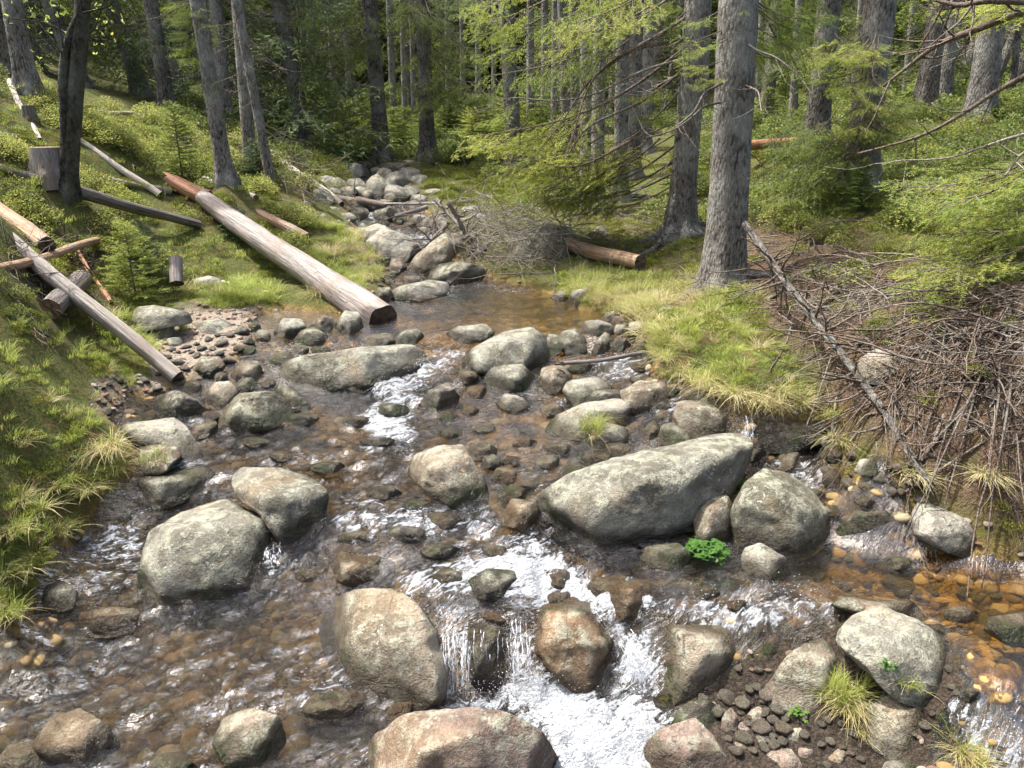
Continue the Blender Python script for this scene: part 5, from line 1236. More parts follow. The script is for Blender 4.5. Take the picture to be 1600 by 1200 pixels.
T['r8'] = Tree("solid grey spruce trunk nearest the right picture edge", (1556, 0), (1525, 198), 38, 'bark_pale', D=12.4).dead(4, 1, 4)
T['r9'] = Tree("thin dark stem at the right edge behind the solid grey spruce", (1590, 60), (1575, 180), 10, 'bark', D=17).dead(6, 1, 4)
for k, (bx_, by_, w_, d_) in enumerate([(497,205,9,23),(522,200,8,25),(547,207,10,22),(633,200,9,24),(647,205,8,26),(702,215,10,22),(724,208,9,24),(748,212,10,22.5),(772,206,8,25),(828,225,12,19.5),(850,222,11,20.5),(866,232,12,18.5),(1098,215,11,20),(1180,190,11,21),(1236,205,13,18),(1330,180,10,21),(1410,180,11,19.5)]):
    t_ = Tree("slim pale bare trunk in the back rows, %s from the left" % WORDS[k], (bx_ + (bx_ - 800) * .03, 0), (bx_, by_), w_, 'bark_pale', D=d_, group='slim bare trunks of the back rows').dead(5, 1, 7, (.4, 1.0)); T['s%d' % k] = t_
# bright boughs over the stream and right bank
T['r1'].sprays([(700,20),(900,0),(910,70),(860,100),(720,90)], 9, 'bright', (-1.2, .8), (.2, .5), 3.6)
T['r1'].sprays([(640,0),(900,0),(900,190),(720,215),(640,120)], 4, 'green', (-.6, 1.6), (.2, .5), 4.2)
T['r1'].sprays([(760,265),(830,245),(915,245),(935,262),(920,330),(860,350),(775,330)], 22, 'bright', (-.3, .8), (.15, .4), 3.4)
T['r1'].sprays([(700,190),(850,190),(850,235),(720,235)], 6, 'bright', (0, 1.2), (.15, .4), 3.8)
T['r1'].sprays([(960,130),(1060,110),(1060,190),(980,200)], 7, 'bright', (-.8, .2), (.0, .4))
T['r1'].sprays([(1000,0),(1140,0),(1110,60),(1040,60)], 7, 'green', (-.6, .6), (.0, .4))
T['r2'].sprays([(1040,30),(1130,10),(1110,120),(1050,140)], 10, 'bright', (-.8, .6), (.0, .4))
T['r2'].sprays([(1160,0),(1290,0),(1290,60),(1250,110),(1170,110)], 16, 'green', (-.4, 1.2), (.0, .4))
T['r4'].sprays([(1170,60),(1400,60),(1400,110),(1180,110)], 18, 'green', (-1.6, .5), (.0, .35))
T['r5'].sprays([(1180,70),(1400,55),(1400,115),(1190,115)], 16, 'bright', (-.8, .5), (.0, .35))
T['r5'].sprays([(1290,135),(1400,130),(1460,140),(1465,210),(1420,225),(1300,205)], 26, 'bright', (-1.2, -.3), (.0, .35))
T['r5'].sprays([(1200,215),(1330,200),(1400,290),(1370,320),(1280,275),(1180,285)], 26, 'green', (-1.0, .3), (.0, .35))
T['r5'].sprays([(1190,300),(1280,295),(1280,335),(1200,340)], 8, 'bright', (-.6, .3), (.2, .5))
T['rr'] = Tree("spruce whose yellow green boughs reach in over the litter from the right edge", (1985, 0), (1900, 480), 46, 'bark', D=5.6)
T['rr'].sprays([(1385,290),(1470,262),(1600,240),(1660,250),(1660,400),(1560,390),(1440,350)], 30, 'bright', (-.8, 1.2), (.0, .3), 3.4)
T['rr'].sprays([(1370,350),(1500,350),(1640,400),(1640,470),(1500,440),(1400,420)], 9, 'bright', (-.6, 1.0), (.0, .35), 3.4)
T['rr'].sprays([(1390,430),(1500,430),(1510,520),(1480,570),(1430,560)], 16, 'bright', (-.6, .2), (.2, .5), 3.4)
T['rr'].sprays([(1400,-30),(1640,-40),(1640,20),(1480,15)], 12, 'bright', (-.5, 1), (.0, .3), 3.6)
T['rr'].dead(5, 2.2, 3.6, (1.0, 2.6), .3, az=math.pi)
def bare_limb(tree, pts, r0, r1, D, name='dead_branch', mat='twig', twigs=10):
    """a long bare limb through pixel points"""
    P = np.array([at_y(a, b, D[0] + (D[1] - D[0]) * i / (len(pts) - 1)) for i, (a, b) in enumerate(pts)])
    n = 22; t = np.linspace(0, len(P) - 1, n); Q = np.stack([np.interp(t, np.arange(len(P)), P[:, j]) for j in range(3)], -1)
    for _ in range(3): Q[1:-1] = (Q[:-2] + 2 * Q[1:-1] + Q[2:]) / 4
    mb = MB(); mb.tube(Q - tree.B, np.linspace(r0, r1, n), 8, 0); rs = tree.rs
    for _ in range(twigs):
        i = rs.integers(4, n - 1); d = rs.normal(0, 1, 3); d[2] -= .3; d /= np.linalg.norm(d); l = rs.uniform(.15, .5)
        mb.tube(curve(Q[i] - tree.B, Q[i] - tree.B + d * l, .03, 6, .012, rs), np.linspace(r1 * .9, .0015, 6), 4, 0, False)
    link(name, mb.mesh(name), M[mat], tree.root)
bare_limb(T['rr'], [(1760,-20),(1600,15),(1530,45),(1470,65),(1430,95),(1380,135)], .032, .010, (5.2, 6.2))
bare_limb(T['rr'], [(1760,20),(1620,110),(1560,140),(1510,175),(1440,215),(1340,240)], .025, .007, (5.4, 6.4))
bare_limb(T['rr'], [(1740,0),(1600,2),(1540,0),(1500,10),(1460,0)], .03, .01, (5.0, 5.4))
bare_limb(T['rr'], [(1760,180),(1600,208),(1540,228),(1480,250),(1400,250),(1380,258)], .012, .003, (5.4, 6), mat='twig_grey')
bare_limb(T['rr'], [(1760,200),(1600,235),(1570,275)], .012, .006, (5.2, 5.4), mat='twig_grey')
bare_limb(T['r1'], [(1075,25),(1040,50),(990,75),(940,110),(915,130),(880,190),(850,225)], .028, .005, (10, 9.4), twigs=26)
bare_limb(T['r1'], [(1080,60),(1030,68),(975,80),(930,115),(912,150),(900,200),(880,250)], .022, .005, (10, 9.3), twigs=22)
bare_limb(T['r1'], [(1066,110),(1020,150),(980,170),(930,190),(905,210),(890,240),(868,275)], .020, .004, (10, 9.5), twigs=24)
bare_limb(T['r1'], [(1075,90),(1000,110),(930,150),(860,160),(800,150),(760,165)], .016, .003, (10, 9.2), twigs=24, mat='twig_grey')
bare_limb(T['r1'], [(1064,140),(1010,200),(960,230),(940,260),(905,300)], .014, .003, (10, 9.5), twigs=16)
bare_limb(T['r2'], [(1128,130),(1100,145),(1085,175),(1060,195)], .014, .006, (7.6, 7.2), twigs=5)
bare_limb(T['r2'], [(1126,160),(1100,165),(1080,185),(1050,205),(1010,215)], .012, .004, (7.6, 7.3), twigs=8)
bare_limb(T['r2'], [(1160,62),(1180,78),(1215,90),(1250,120),(1270,150)], .012, .003, (7.6, 7.2), twigs=8, mat='twig_grey')
bare_limb(T['r2'], [(1158,130),(1185,142),(1190,175)], .011, .004, (7.6, 7.2), twigs=4, mat='twig_grey')
bare_limb(T['r5'], [(1350,225),(1352,250)], .01, .005, (8.9, 8.9), twigs=2, mat='twig_grey')

# dark twin-stemmed rowan on the left
rw_ = Tree("dark twin stemmed rowan with sparse yellow green buds on the left slope", (130, 0), (106, 302), 25, 'bark_dark', flare=.5, name='rowan_tree', H=6, taper=.06)
rw_.trunk.name = 'trunk'
def px3(tree, pts, dy=0): return np.array([at_y(a, b, tree.B[1] + dy) for a, b in pts]) - tree.B
mb = MB(); P_ = px3(rw_, [(104,296),(103,235),(102,175),(99,125),(103,80),(114,45),(132,10),(146,-30)], -.03); Q0 = np.stack([np.interp(np.linspace(0, 7, 30), np.arange(8), P_[:, j]) for j in range(3)], -1); mb.tube(Q0, np.linspace(.06, .042, 30) * (1 + .12 * fbm(Q0 * 6, 2, 3)), 14); link('stem', mb.mesh('stem'), M['bark_dark'], rw_.root)
twl = [[(98,85),(80,60),(55,30),(40,-10)],[(99,75),(90,30),(95,-10)],[(108,55),(75,35),(25,30),(5,28)],[(118,35),(140,60),(170,65),(205,42)],[(125,70),(150,40),(165,-5)],[(104,100),(80,75),(60,55),(48,20)],[(112,90),(120,60),(135,62),(172,68)],[(99,120),(70,110),(50,60)],[(130,20),(165,12),(175,8)]]
for q in twl:
    mb = MB(); P_ = px3(rw_, q, rw_.rs.uniform(-.3, .2)); n = 14; t = np.linspace(0, len(P_) - 1, n); Q = np.stack([np.interp(t, np.arange(len(P_)), P_[:, j]) for j in range(3)], -1)
    for _ in range(2): Q[1:-1] = (Q[:-2] + 2 * Q[1:-1] + Q[2:]) / 4
    mb.tube(Q, np.linspace(.011, .003, n), 6, 0)
    for _ in range(7):
        i = rw_.rs.integers(4, n); d = rw_.rs.normal(0, 1, 3); d[2] += .8; d /= np.linalg.norm(d); l = rw_.rs.uniform(.08, .3)
        C = curve(Q[i], Q[i] + d * l, 0, 4, .01, rw_.rs); mb.tube(C, np.linspace(.003, .0015, 4), 3, 0)
        for _ in range(rw_.rs.integers(1, 5)):
            v = rw_.rs.normal(0, 1, (3, 3)) * .014 + np.array([0, 0, .01]); mb.add(C[-1] + np.array([[0, 0, 0], v[0], v[0] + v[1] * .6, v[1]]), [[0, 1, 2, 3]], None, 1)
    o = link('branch', mk(mb, 'branch', [M['bark_dark'], M['bud']]), None, rw_.root)

# the forest behind
rs = RNG(5)
nforest = 0; FT = []
taken = [t.B[:2] for t in T.values()]
for k in range(900):
    if nforest >= 105: break
    y = rs.uniform(17, 44); x = rs.uniform(-.85, .85) * y
    if abs(x + .1 * y) < 1.2 and y < 22: continue
    if any(math.hypot(x - a[0], y - a[1]) < 1.25 + y * .018 for a in taken): continue
    zb = Gf(np.array([x]), np.array([y]))[0]
    px, py, dz = project(np.array([[x, y, zb]]))
    taken.append((x, y)); nforest += 1
    px = px[0]; py = py[0]
    side = 'left' if px < 520 else 'middle' if px < 1000 else 'right'
    t = Tree({'left': "dim spruce trunk in the dark forest behind the left slope", 'middle': "dim spruce trunk in the forest beyond the head of the stream", 'right': "dim spruce trunk in the forest behind the right slope"}[side],
             (px + (px - 800) * .12, py - 200), (px, py), rs.uniform(.24, .42) * F / y, rs.choice(['bark', 'bark', 'bark_pale']), D=y, group='spruces of the %s background forest' % side)
    if side == 'left': kinds = ['low', 'low', 'high', 'mid']
    elif side == 'middle': kinds = ['green', 'mid', 'high', 'low']
    else: kinds = ['high', 'mid', 'green', 'high']
    if y > 27: kinds = kinds + ['low', 'green']
    FT.append((px, py, y, side, t))
    t.crown(CR[kinds[rs.integers(len(kinds))]], 0, rs.uniform(.72, .95)); add_dead_crown(t, rs.uniform(.8, 1.2))
SHORT = dict(l1='leaning trunk on the left slope', l3='shaded leaning trunk by the dark wall', l4='slim spruce with the hanging bough', l6='sunlit bare trunk', l8='lone mossy thin spruce', m1='left stout spruce', m2='right stout spruce', m4='dark spruce above the brush pile', c2='root sharing pair', r1='flaring footed spruce', r2='thickest trunk', r4='spruce by the fallen log', r5='screened stout spruce', r7='two close trunks', r8='solid trunk near the right edge')
near = {}
for px, py, y, side, t in FT:
    if not -10 < px < 1610: continue
    b_ = min(SHORT, key=lambda k: abs(project(T[k].B[None])[0][0] - px)); bx_ = project(T[b_].B[None])[0][0]
    near.setdefault((b_, 'left' if px < bx_ else 'right'), []).append((abs(px - bx_), t))
for (b_, sd), v_ in near.items():
    for i_, (_, t) in enumerate(sorted(v_, key=lambda q: q[0])):
        t.root['label'] = "dim forest trunk, %s to the %s of the %s" % (WORDS[i_], sd, SHORT[b_])
# closed edge of forest far up the hill
yy = rs.uniform(36, 56, 320); xx = rs.uniform(-.95, .95, 320) * yy; zz = Gf(xx, yy)
scatter('far_forest', [CR['low'], CR['green']], np.stack([xx, yy, zz - .3], -1), np.stack([0 * xx, 0 * xx, rs.uniform(0, 6.28, 320)], -1), rs.uniform(.9, 1.3, 320), 'dense dark spruce forest closing the background up the hill')

# young spruces
def young_mesh(seed, h, w, mat):
    r_ = RNG(seed); out = MB(); out.tube(np.array([[0, 0, -.05], [0, 0, h * .5], [0, 0, h]]), [.012 * h + .004, .008 * h, .002], 6, 0)
    n = 120
    for i in range(n):
        f = (i + r_.random()) / n; z = h * (.06 + .92 * f); L = w * .5 * (1.1 - f) ** .8 * r_.uniform(.75, 1.1) + .03; a = r_.uniform(0, 6.28); upk = -.15 + .6 * f
        e = np.array([math.cos(a) * L, math.sin(a) * L, z + L * upk]); c = np.array([0, 0, z]); Q = curve(c, e, .04 * L, 5, 0, r_)
        out.tube(Q, np.linspace(.004, .0015, 5), 3, 0, False); needles(out, Q, .012, .026, .009, 1, r_)
        for j in range(int(3 + L / .05)):
            v = r_.uniform(.25, 1); b = c * (1 - v) + e * v; l2 = L * r_.uniform(.2, .45) * (1.2 - v) + .02; a2 = a + r_.choice([-1, 1]) * r_.uniform(.5, 1.0)
            needles(out, np.array([b, b + np.array([math.cos(a2) * l2, math.sin(a2) * l2, l2 * r_.uniform(-.2, .2)])]), .013, .026, .009, 1, r_)
    return mk(out, 'foliage', [M['twig'], M[mat]])
YM = [young_mesh(1, 1.0, .75, 'needle'), young_mesh(2, 1.0, .95, 'needle_bright'), young_mesh(3, 1.0, 1.1, 'needle_dark')]
def young(label, px, py, hpx, k, D=None, group=None, wide=1.0):
    B = hitG(px, py) if D is None else at_y(px, py, D)
    if D is not None: B[2] = Gf(B[0:1], B[1:2])[0]
    d = (B - CAM) @ FW; h = hpx / F * d
    r = bpy.data.objects.new('young_spruce', YM[k]); COL.objects.link(r); r.location = B; r.scale = (h * wide, h * wide, h); r.rotation_euler.z = px
    tag(r, label, 'young tree', group); EXCL.append((B[0], B[1] - .12 * h, h * .42 * wide))
young("young blue green spruce behind the broken upper end of the great log", 287, 292, 125, 0, wide=.85)
young("bushy young spruce at the left shore above the gravel beach, the larger in front", 215, 478, 130, 1, wide=.85)
young("darker young spruce just behind the bushy one on the left shore", 235, 440, 95, 2, wide=.9)
young("small young spruce seedling leaning over the middle of the great log", 375, 372, 50, 2, wide=1.2)
young("low young spruce at the foot of the three left rise trunks", 405, 275, 55, 2, wide=1.4)
young("young spruce behind the low one near the broken snag", 408, 250, 60, 0, wide=1.2)
young("small light green spruce sapling below the screened stout spruce", 1235, 330, 55, 1, wide=1.0)
young("young spruce in front of the screened stout spruce's foot on the right slope", 1340, 330, 80, 0, wide=1.2)
for k in range(26):
    qx = 425 + k * 18.5 + rs.uniform(-8, 8)
    young("%s young spruce from the left in the thicket beyond the stream head" % WORDS[k], qx, 0, rs.uniform(50, 95), [0, 0, 1][k % 3], D=rs.uniform(18.5, 22), group='young spruces of the middle thicket', wide=1.3)
for k, qx in enumerate(sorted(rs.uniform(1180, 1600, 8))):
    young("young spruce in the right background shade, %s from the left" % WORDS[k], qx, 0, rs.uniform(40, 70), 0, D=rs.uniform(17, 22), group='young spruces of the right background', wide=1.3)
# ------------------------------------------------------------------ logs and dead wood
def place_end(e, rr=None):
    px, py, w = e[:3]; D = e[3] if len(e) > 3 else None
    if D is None:
        q = hitG(px, py + w * .35); d = (q - CAM) @ FW; r = w / 2 / F * d; q = q + np.array([0, 0, r * .75])
    else:
        q = at_y(px, py, D); d = (q - CAM) @ FW; r = w / 2 / F * d
    return q, r
def log(label, e0, e1, mat, cut=('cut_dark', 'cut_dark'), bend=.0, name='log', cat='log', group=None, rings=40, knots=0, broken=0.0, stubs=0, stublen=(.1, .4), stubmat='twig', stubup=None):
    p0, r0 = place_end(e0); p1, r1 = place_end(e1)
    d = p1 - p0; L = np.linalg.norm(d); rs = RNG(int(abs(e0[0]) * 3 + abs(e1[1]) * 5))
    ns = 26; t = np.linspace(0, 1, rings); th = np.arange(ns) * 2 * math.pi / ns
    tt, aa = np.meshgrid(t, th, indexing='ij')
    rad = r0 + (r1 - r0) * tt
    q = np.stack([np.cos(aa) * 1.2 + L, np.sin(aa) * 1.2, tt * L * 1.1], -1).reshape(-1, 3)
    rad = rad * (1 + .16 * fbm(q, 3, int(L * 99)) + .05 * fbm(q * 4, 2, 5)).reshape(tt.shape) if hasattr(q, 'shape') else rad
    for _ in range(knots):
        kt, ka, ks = rs.random(), rs.uniform(0, 6.28), rs.uniform(.05, .12)
        g = np.exp(-(((tt - kt) * L / .05) ** 2 + ((np.angle(np.exp(1j * (aa - ka)))) / .28) ** 2)); rad = rad * (1 + ks * g)
    bx = bend * np.sin(tt * math.pi) * L + .006 * L * np.sin(tt * 7 + L); by = .004 * L * np.cos(tt * 7)
    z = tt * L
    if broken:
        z = z + np.where(tt < .001, -broken * (.5 + .5 * np.sin(aa * 3 + 1)) * (1 + .6 * np.sin(aa * 7)), 0)
    V = np.stack([np.cos(aa) * rad + bx, np.sin(aa) * rad + by, z], -1).reshape(-1, 3)
    i = np.arange(rings - 1)[:, None] * ns; j = np.arange(ns)[None, :]; j2 = (j + 1) % ns
    Q = np.stack([i + j, i + j2, i + ns + j2, i + ns + j], -1).reshape(-1, 4)
    o = link(name, mesh_np(name, V, [Q]), M[mat])
    zax = Vector(d).normalized(); M_ = Vector(d).to_track_quat('Z', 'Y').to_matrix().to_4x4(); o.matrix_world = Matrix.Translation(Vector(p0)) @ M_
    tag(o, label, cat, group)
    if max(r0, r1) > .03:
        for u_ in np.linspace(0, 1, 24): EXCL.append((*(p0 + (p1 - p0) * u_)[:2], max(r0, r1) + .13))
    for k, (zc, cm) in enumerate(((0, cut[0]), (L, cut[1]))):
        ring = V[:ns] if k == 0 else V[-ns:]
        c = ring.mean(0); s_ = -1 if k == 0 else 1
        inner = c + (ring - c) * .55 + np.array([0, 0, s_ * .002]) + np.stack([0 * th, 0 * th, rs.normal(0, .005, ns)], -1)
        W = np.vstack([ring + np.array([0, 0, s_ * .003]), inner, c + np.array([0, 0, s_ * .004])])
        jj = np.arange(ns); jn = (jj + 1) % ns
        Q2 = np.stack([jj, jn, ns + jn, ns + jj], -1); T2 = np.stack([ns + jj, ns + jn, np.full(ns, 2 * ns)], -1)
        if k == 0: Q2 = Q2[:, ::-1]; T2 = T2[:, ::-1]
        link('cut_end', mesh_np('cut_end', W, [Q2, T2], smooth=False), M[cm], o)
    for k in range(stubs):
        kt = rs.uniform(.08, .97); a = rs.uniform(0, 6.28); l = rs.uniform(*stublen); r = (r0 + (r1 - r0) * kt)
        c = np.array([math.cos(a) * r * .8 + bend * math.sin(kt * math.pi) * L, math.sin(a) * r * .8, kt * L])
        dd = np.array([math.cos(a), math.sin(a), rs.uniform(-.2, .5)])
        mb = MB(); C = curve(c, c + dd * l, rs.normal(0, .04), 7, .012, rs); mb.tube(C, np.linspace(min(.011, r * .4), .003, 7), 5)
        if l > .3:
            for _ in range(2):
                b = C[rs.integers(2, 6)]; v = dd + rs.normal(0, .7, 3); mb.tube(curve(b, b + v / np.linalg.norm(v) * l * .35, 0, 4, .01, rs), np.linspace(.004, .0015, 4), 4)
        link('branch_stub', mb.mesh('branch_stub'), M[stubmat], o)
    return o, p0, p1
log("great barkless grey log reaching from the left slope down to the pool outlet", (322, 312, 27), (602, 505, 52), 'wood_grey', ('cut_brown', 'cut_dark'), knots=16, bend=-.006, rings=70)
log("reddish rotten broken butt piece at the upper end of the great log", (272, 286, 26), (325, 312, 27), 'wood_red', ('cut_brown', 'cut_brown'), broken=.12)
log("long thin grey pole slanting from the left edge down to the shore cobbles", (-60, 312, 27, 6.6), (277, 590, 23), 'wood_pale', ('cut_dark', 'cut_dark'), knots=10, rings=60)
log("pinkish grey log cut off above the pole at the left edge", (-60, 285, 26, 8.0), (72, 384, 27, 6.9), 'wood_orange', ('cut_dark', 'cut_dark'), knots=6)
log("short dark log with its round cut end facing the water under the pole", (128, 438, 30), (78, 484, 33), 'wood_dark', ('cut_dark', 'cut_brown'))
log("dark wet log running behind the rowan down to the right", (-40, 252, 14), (112, 297, 17), 'wood_dark')
log("dark charcoal coloured smooth log right of the rowan foot", (108, 297, 19), (312, 352, 13), 'wood_dark', ('cut_dark', 'cut_dark'))
log("brown half rotten log lying behind the great log", (322, 292, 16), (480, 374, 18), 'wood_orange', ('cut_brown', 'cut_brown'), broken=.05)
log("short pale log above the great log beside the young spruce", (318, 282, 12), (400, 310, 10), 'wood_pale', ('cut_brown', 'cut_brown'))
log("pale barkless trunk fallen from the snag towards the upper stream", (424, 240, 12), (535, 320, 9), 'wood_pale', stubs=10)
log("dark curved log bridging the upper stream boulders", (430, 288, 5, 13.6), (605, 322, 11, 12.6), 'wood_dark', bend=-.05, stubs=4)
log("thin grey stick lying level across the far stream", (600, 319, 5, 12.4), (682, 318, 4, 12.2), 'wood_grey', name='stick', cat='stick')
log("forked grey stick end over the small far cascade", (618, 338, 7, 12.0), (668, 324, 7, 12.0), 'wood_grey', name='stick', cat='stick')
log("orange brown barkless log with its sawn end above the pool's right shore", (882, 382, 19, 10.4), (1000, 411, 24, 9.0), 'wood_orange', ('cut_brown', 'cut_dark'), knots=6)
log("fallen dead spruce pole with stub branches leaning over the right bank", (1163, 352, 11, 6.9), (1452, 757, 13, 4.25), 'bark', ('cut_brown', 'cut_dark'), stubs=46, stublen=(.08, .5), bend=.012, name='fallen_dead_spruce', cat='dead tree', rings=60)
log("long brown fallen log lying across the right slope behind the spruces", (1165, 229, 15, 12.9), (1480, 200, 12, 13.8), 'wood_red', ('cut_brown', 'cut_brown'), stubs=5)
log("pale stripped pole leaning on the upper left slope", (14, 128, 9), (62, 220, 9), 'wood_pale')
log("short upright grey post piece in the grass right of the bushy young spruce", (274, 404, 20, 8.15), (276, 443, 21, 8.0), 'wood_grey', ('cut_brown', 'cut_dark'))
log("mossy pole lying level under the thin grey pole at the left edge", (-30, 430, 16), (152, 378, 12), 'wood_orange', knots=3)
log("thin pinkish branch slanting beside the short dark log", (118, 388, 6), (172, 472, 7), 'wood_red', name='branch', cat='branch', stubs=6)
log("dark curved stick lying over the little cascade at the grass mound", (868, 569, 6, 6.2), (1008, 551, 6, 6.35), 'wood_dark', bend=-.05, name='stick', cat='stick', stubs=3, stublen=(.05, .15))
log("pale hewn trunk lying high on the left slope behind the rowan", (128, 222, 9), (250, 305, 11), 'wood_pale', broken=.05)
log("thin pale pole in the bilberries right of the rowan", (130, 190, 5), (210, 262, 4), 'wood_pale')
log("short weathered log among the bilberries left of the young blue green spruce", (175, 282, 8), (268, 300, 12), 'wood_grey')
log("small sawn log at the top of the left slope", (135, 174, 6), (210, 178, 6), 'wood_pale')
log("dark low log at the left edge of the upper slope", (-30, 208, 12), (28, 218, 14), 'wood_dark')
log("white weathered branch lying on the gravel edge behind the flat grey stone", (345, 440, 5), (420, 458, 6), 'wood_pale', name='branch', cat='branch')
log("grey broken branch on the left bank turf under the pole", (5, 488, 4), (85, 530, 4), 'wood_dark', name='branch', cat='branch', stubs=4)
log("thin stick poking from the left straw mound", (110, 716, 6), (175, 706, 5), 'wood_grey', name='stick', cat='stick')
log("small reddish log in the rubble of the left rise", (215, 218, 6), (232, 228, 8), 'wood_red')
def stump(label, px, py, w, h, mat='wood_orange'):
    B = hitG(px, py); d = (B - CAM) @ FW; r = w / 2 / F * d; H = h / F * d
    z = np.linspace(-.15, H, 12); ns = 28; th = np.arange(ns) * 6.2832 / ns; zz, tt = np.meshgrid(z, th, indexing='ij')
    rad = r * (1 + .35 * np.exp(-np.clip(zz, 0, None) / (H * .4)) * (1 + .6 * np.cos(5 * tt))) * (1 + .03 * np.cos(13 * tt + zz * 9))
    V = np.stack([np.cos(tt) * rad, np.sin(tt) * rad, zz], -1).reshape(-1, 3)
    i = np.arange(11)[:, None] * ns; j = np.arange(ns)[None, :]; j2 = (j + 1) % ns
    o = link('tree_stump', mesh_np('tree_stump', V, [np.stack([i + j, i + j2, i + ns + j2, i + ns + j], -1).reshape(-1, 4)]), M[mat], loc=B); tag(o, label, 'stump')
    top = V[-ns:] + np.array([0, 0, .002]); W = np.vstack([top, [0, 0, H + .003]]); jj = np.arange(ns)
    link('cut_end', mesh_np('cut_end', W, [np.stack([jj, (jj + 1) % ns, np.full(ns, ns)], -1)]), M['cut_brown'], o)
stump("sawn stump with stripped pinkish side just left of the rowan", 78, 272, 42, 40, 'wood_grey')
stump("small dark stump high on the left slope", 48, 186, 18, 20, 'wood_dark')
stump("low wide stump beside the rowan crown on the left slope", 143, 190, 20, 8, 'wood_dark')

# brush pile above the pool and twigs of the right bank
def sticks(poly, n, ln, rad, hgt, seed, pitchr=.35, az=None, surface=Gf):
    rs = RNG(seed); mb = MB(); bb = np.array(poly, float); k = 0
    while k < n:
        qx, qy = rs.uniform(bb[:, 0].min(), bb[:, 0].max()), rs.uniform(bb[:, 1].min(), bb[:, 1].max())
        if not in_poly(qx, qy, poly): continue
        B = hit(qx, qy, surface); B[2] += rs.uniform(0, hgt) ** 1.0
        a = rs.uniform(0, 6.28) if az is None else rs.normal(az, .7) + (math.pi if rs.random() < .3 else 0)
        l = rs.uniform(*ln); e = rs.normal(0, pitchr); d = np.array([math.cos(a) * math.cos(e), math.sin(a) * math.cos(e), math.sin(e)])
        p1 = B + d * l; g = surface(p1[0:1], p1[1:2])[0]; p1[2] = max(p1[2] if rs.random() < .4 else min(p1[2], g + rs.uniform(0, hgt)), g + .01)
        C = curve(B, p1, rs.normal(0, .06) * l, 8, .018 * l, rs); C[:, 2] = np.maximum(C[:, 2], surface(C[:, 0], C[:, 1]) + .004)
        r = rs.uniform(*rad); mb.tube(C, np.linspace(r, r * .35, 8), 4, 0, False)
        for _ in range(rs.integers(0, 3)):
            b = C[rs.integers(2, 7)]; v = d * .8 + rs.normal(0, .6, 3); v /= np.linalg.norm(v); mb.tube(curve(b, b + v * l * rs.uniform(.15, .4), 0, 5, .01, rs), np.linspace(r * .55, r * .2, 5), 3, 0, False)
        k += 1
    return mb
bp = [(655,355),(700,335),(780,335),(880,350),(905,390),(880,430),(820,442),(740,440),(680,425),(650,400)]
mb = sticks(bp, 560, (.3, 1.0), (.003, .008), .5, 3, .6)
tag(link('brush_pile', mb.mesh('brush_pile'), M['twig_grey']), 'tangled heap of dead grey brushwood hanging over the head of the pool', kind='stuff')
for a, b, l_ in [((680,312),(758,392),"pale leaning dead stem standing out of the brush pile"), ((765,425),(700,318),"second leaning dead stem of the brush pile, dark and thin"), ((640,412),(700,350),"weathered pale stick propped against the boulder left of the brush pile")]:
    log(l_, (*a, 8, 10.9), (*b, 6, 10.3), 'twig_grey', name='dead_branch', cat='branch', stubs=16, stublen=(.1, .45))
RB = [(1150,350),(1260,370),(1420,430),(1700,470),(1700,730),(1600,720),(1470,700),(1350,640),(1270,560),(1200,490),(1010,430),(1020,390),(1100,370)]
sb_ = sticks([(1640,420),(2500,420),(2500,900),(1900,860),(1640,760)], 260, (.15, .8), (.002, .006), .1, 51, .15)
tag(link('outer_twigs', sb_.mesh('outer_twigs'), M['twig']), 'brown dead twigs farther along the right bank', kind='stuff')
mb = sticks(RB, 360, (.1, .45), (.0015, .0055), .06, 5, .12)
tag(link('dead_twigs', mb.mesh('dead_twigs'), M['twig']), 'brown litter of dead spruce twigs covering the right bank', kind='stuff')
mb = sticks(RB, 90, (.2, .8), (.002, .0055), .14, 8, .18)
tag(link('grey_twigs', mb.mesh('grey_twigs'), M['twig_grey']), 'bleached dead twigs lying on the brown litter of the right bank', kind='stuff')
LB_ = [(1150,365),(1400,395),(1580,440),(1580,620),(1400,640),(1280,570),(1190,490)]
mb = sticks(LB_, 330, (.3, 1.1), (.003, .010), .12, 15, .14)
tag(link('fallen_twigs', mb.mesh('fallen_twigs'), M['twig']), 'criss-cross fallen spruce twigs on the brown slope behind the dead pole', kind='stuff')
mb = sticks([(0,400),(200,360),(230,480),(120,500),(0,450)], 120, (.2, .6), (.002, .005), .12, 9, .3)
tag(link('left_bank_twigs', mb.mesh('left_bank_twigs'), M['twig']), 'dark dead twigs in the hollow below the logs of the left bank', kind='stuff')
mb = sticks([(905,340),(1050,330),(1060,380),(1010,410),(910,380)], 130, (.2, .7), (.002, .006), .15, 10, .3)
tag(link('root_twigs', mb.mesh('root_twigs'), M['twig']), 'dead twigs caught between the roots of the slender spruces', kind='stuff')
mb = sticks([(430,225),(560,280),(560,330),(440,320),(290,230)], 160, (.2, .8), (.003, .008), .25, 12, .3)
tag(link('rubble_twigs', mb.mesh('rubble_twigs'), M['twig_grey']), 'driftwood twigs among the boulders at the stream head', kind='stuff')
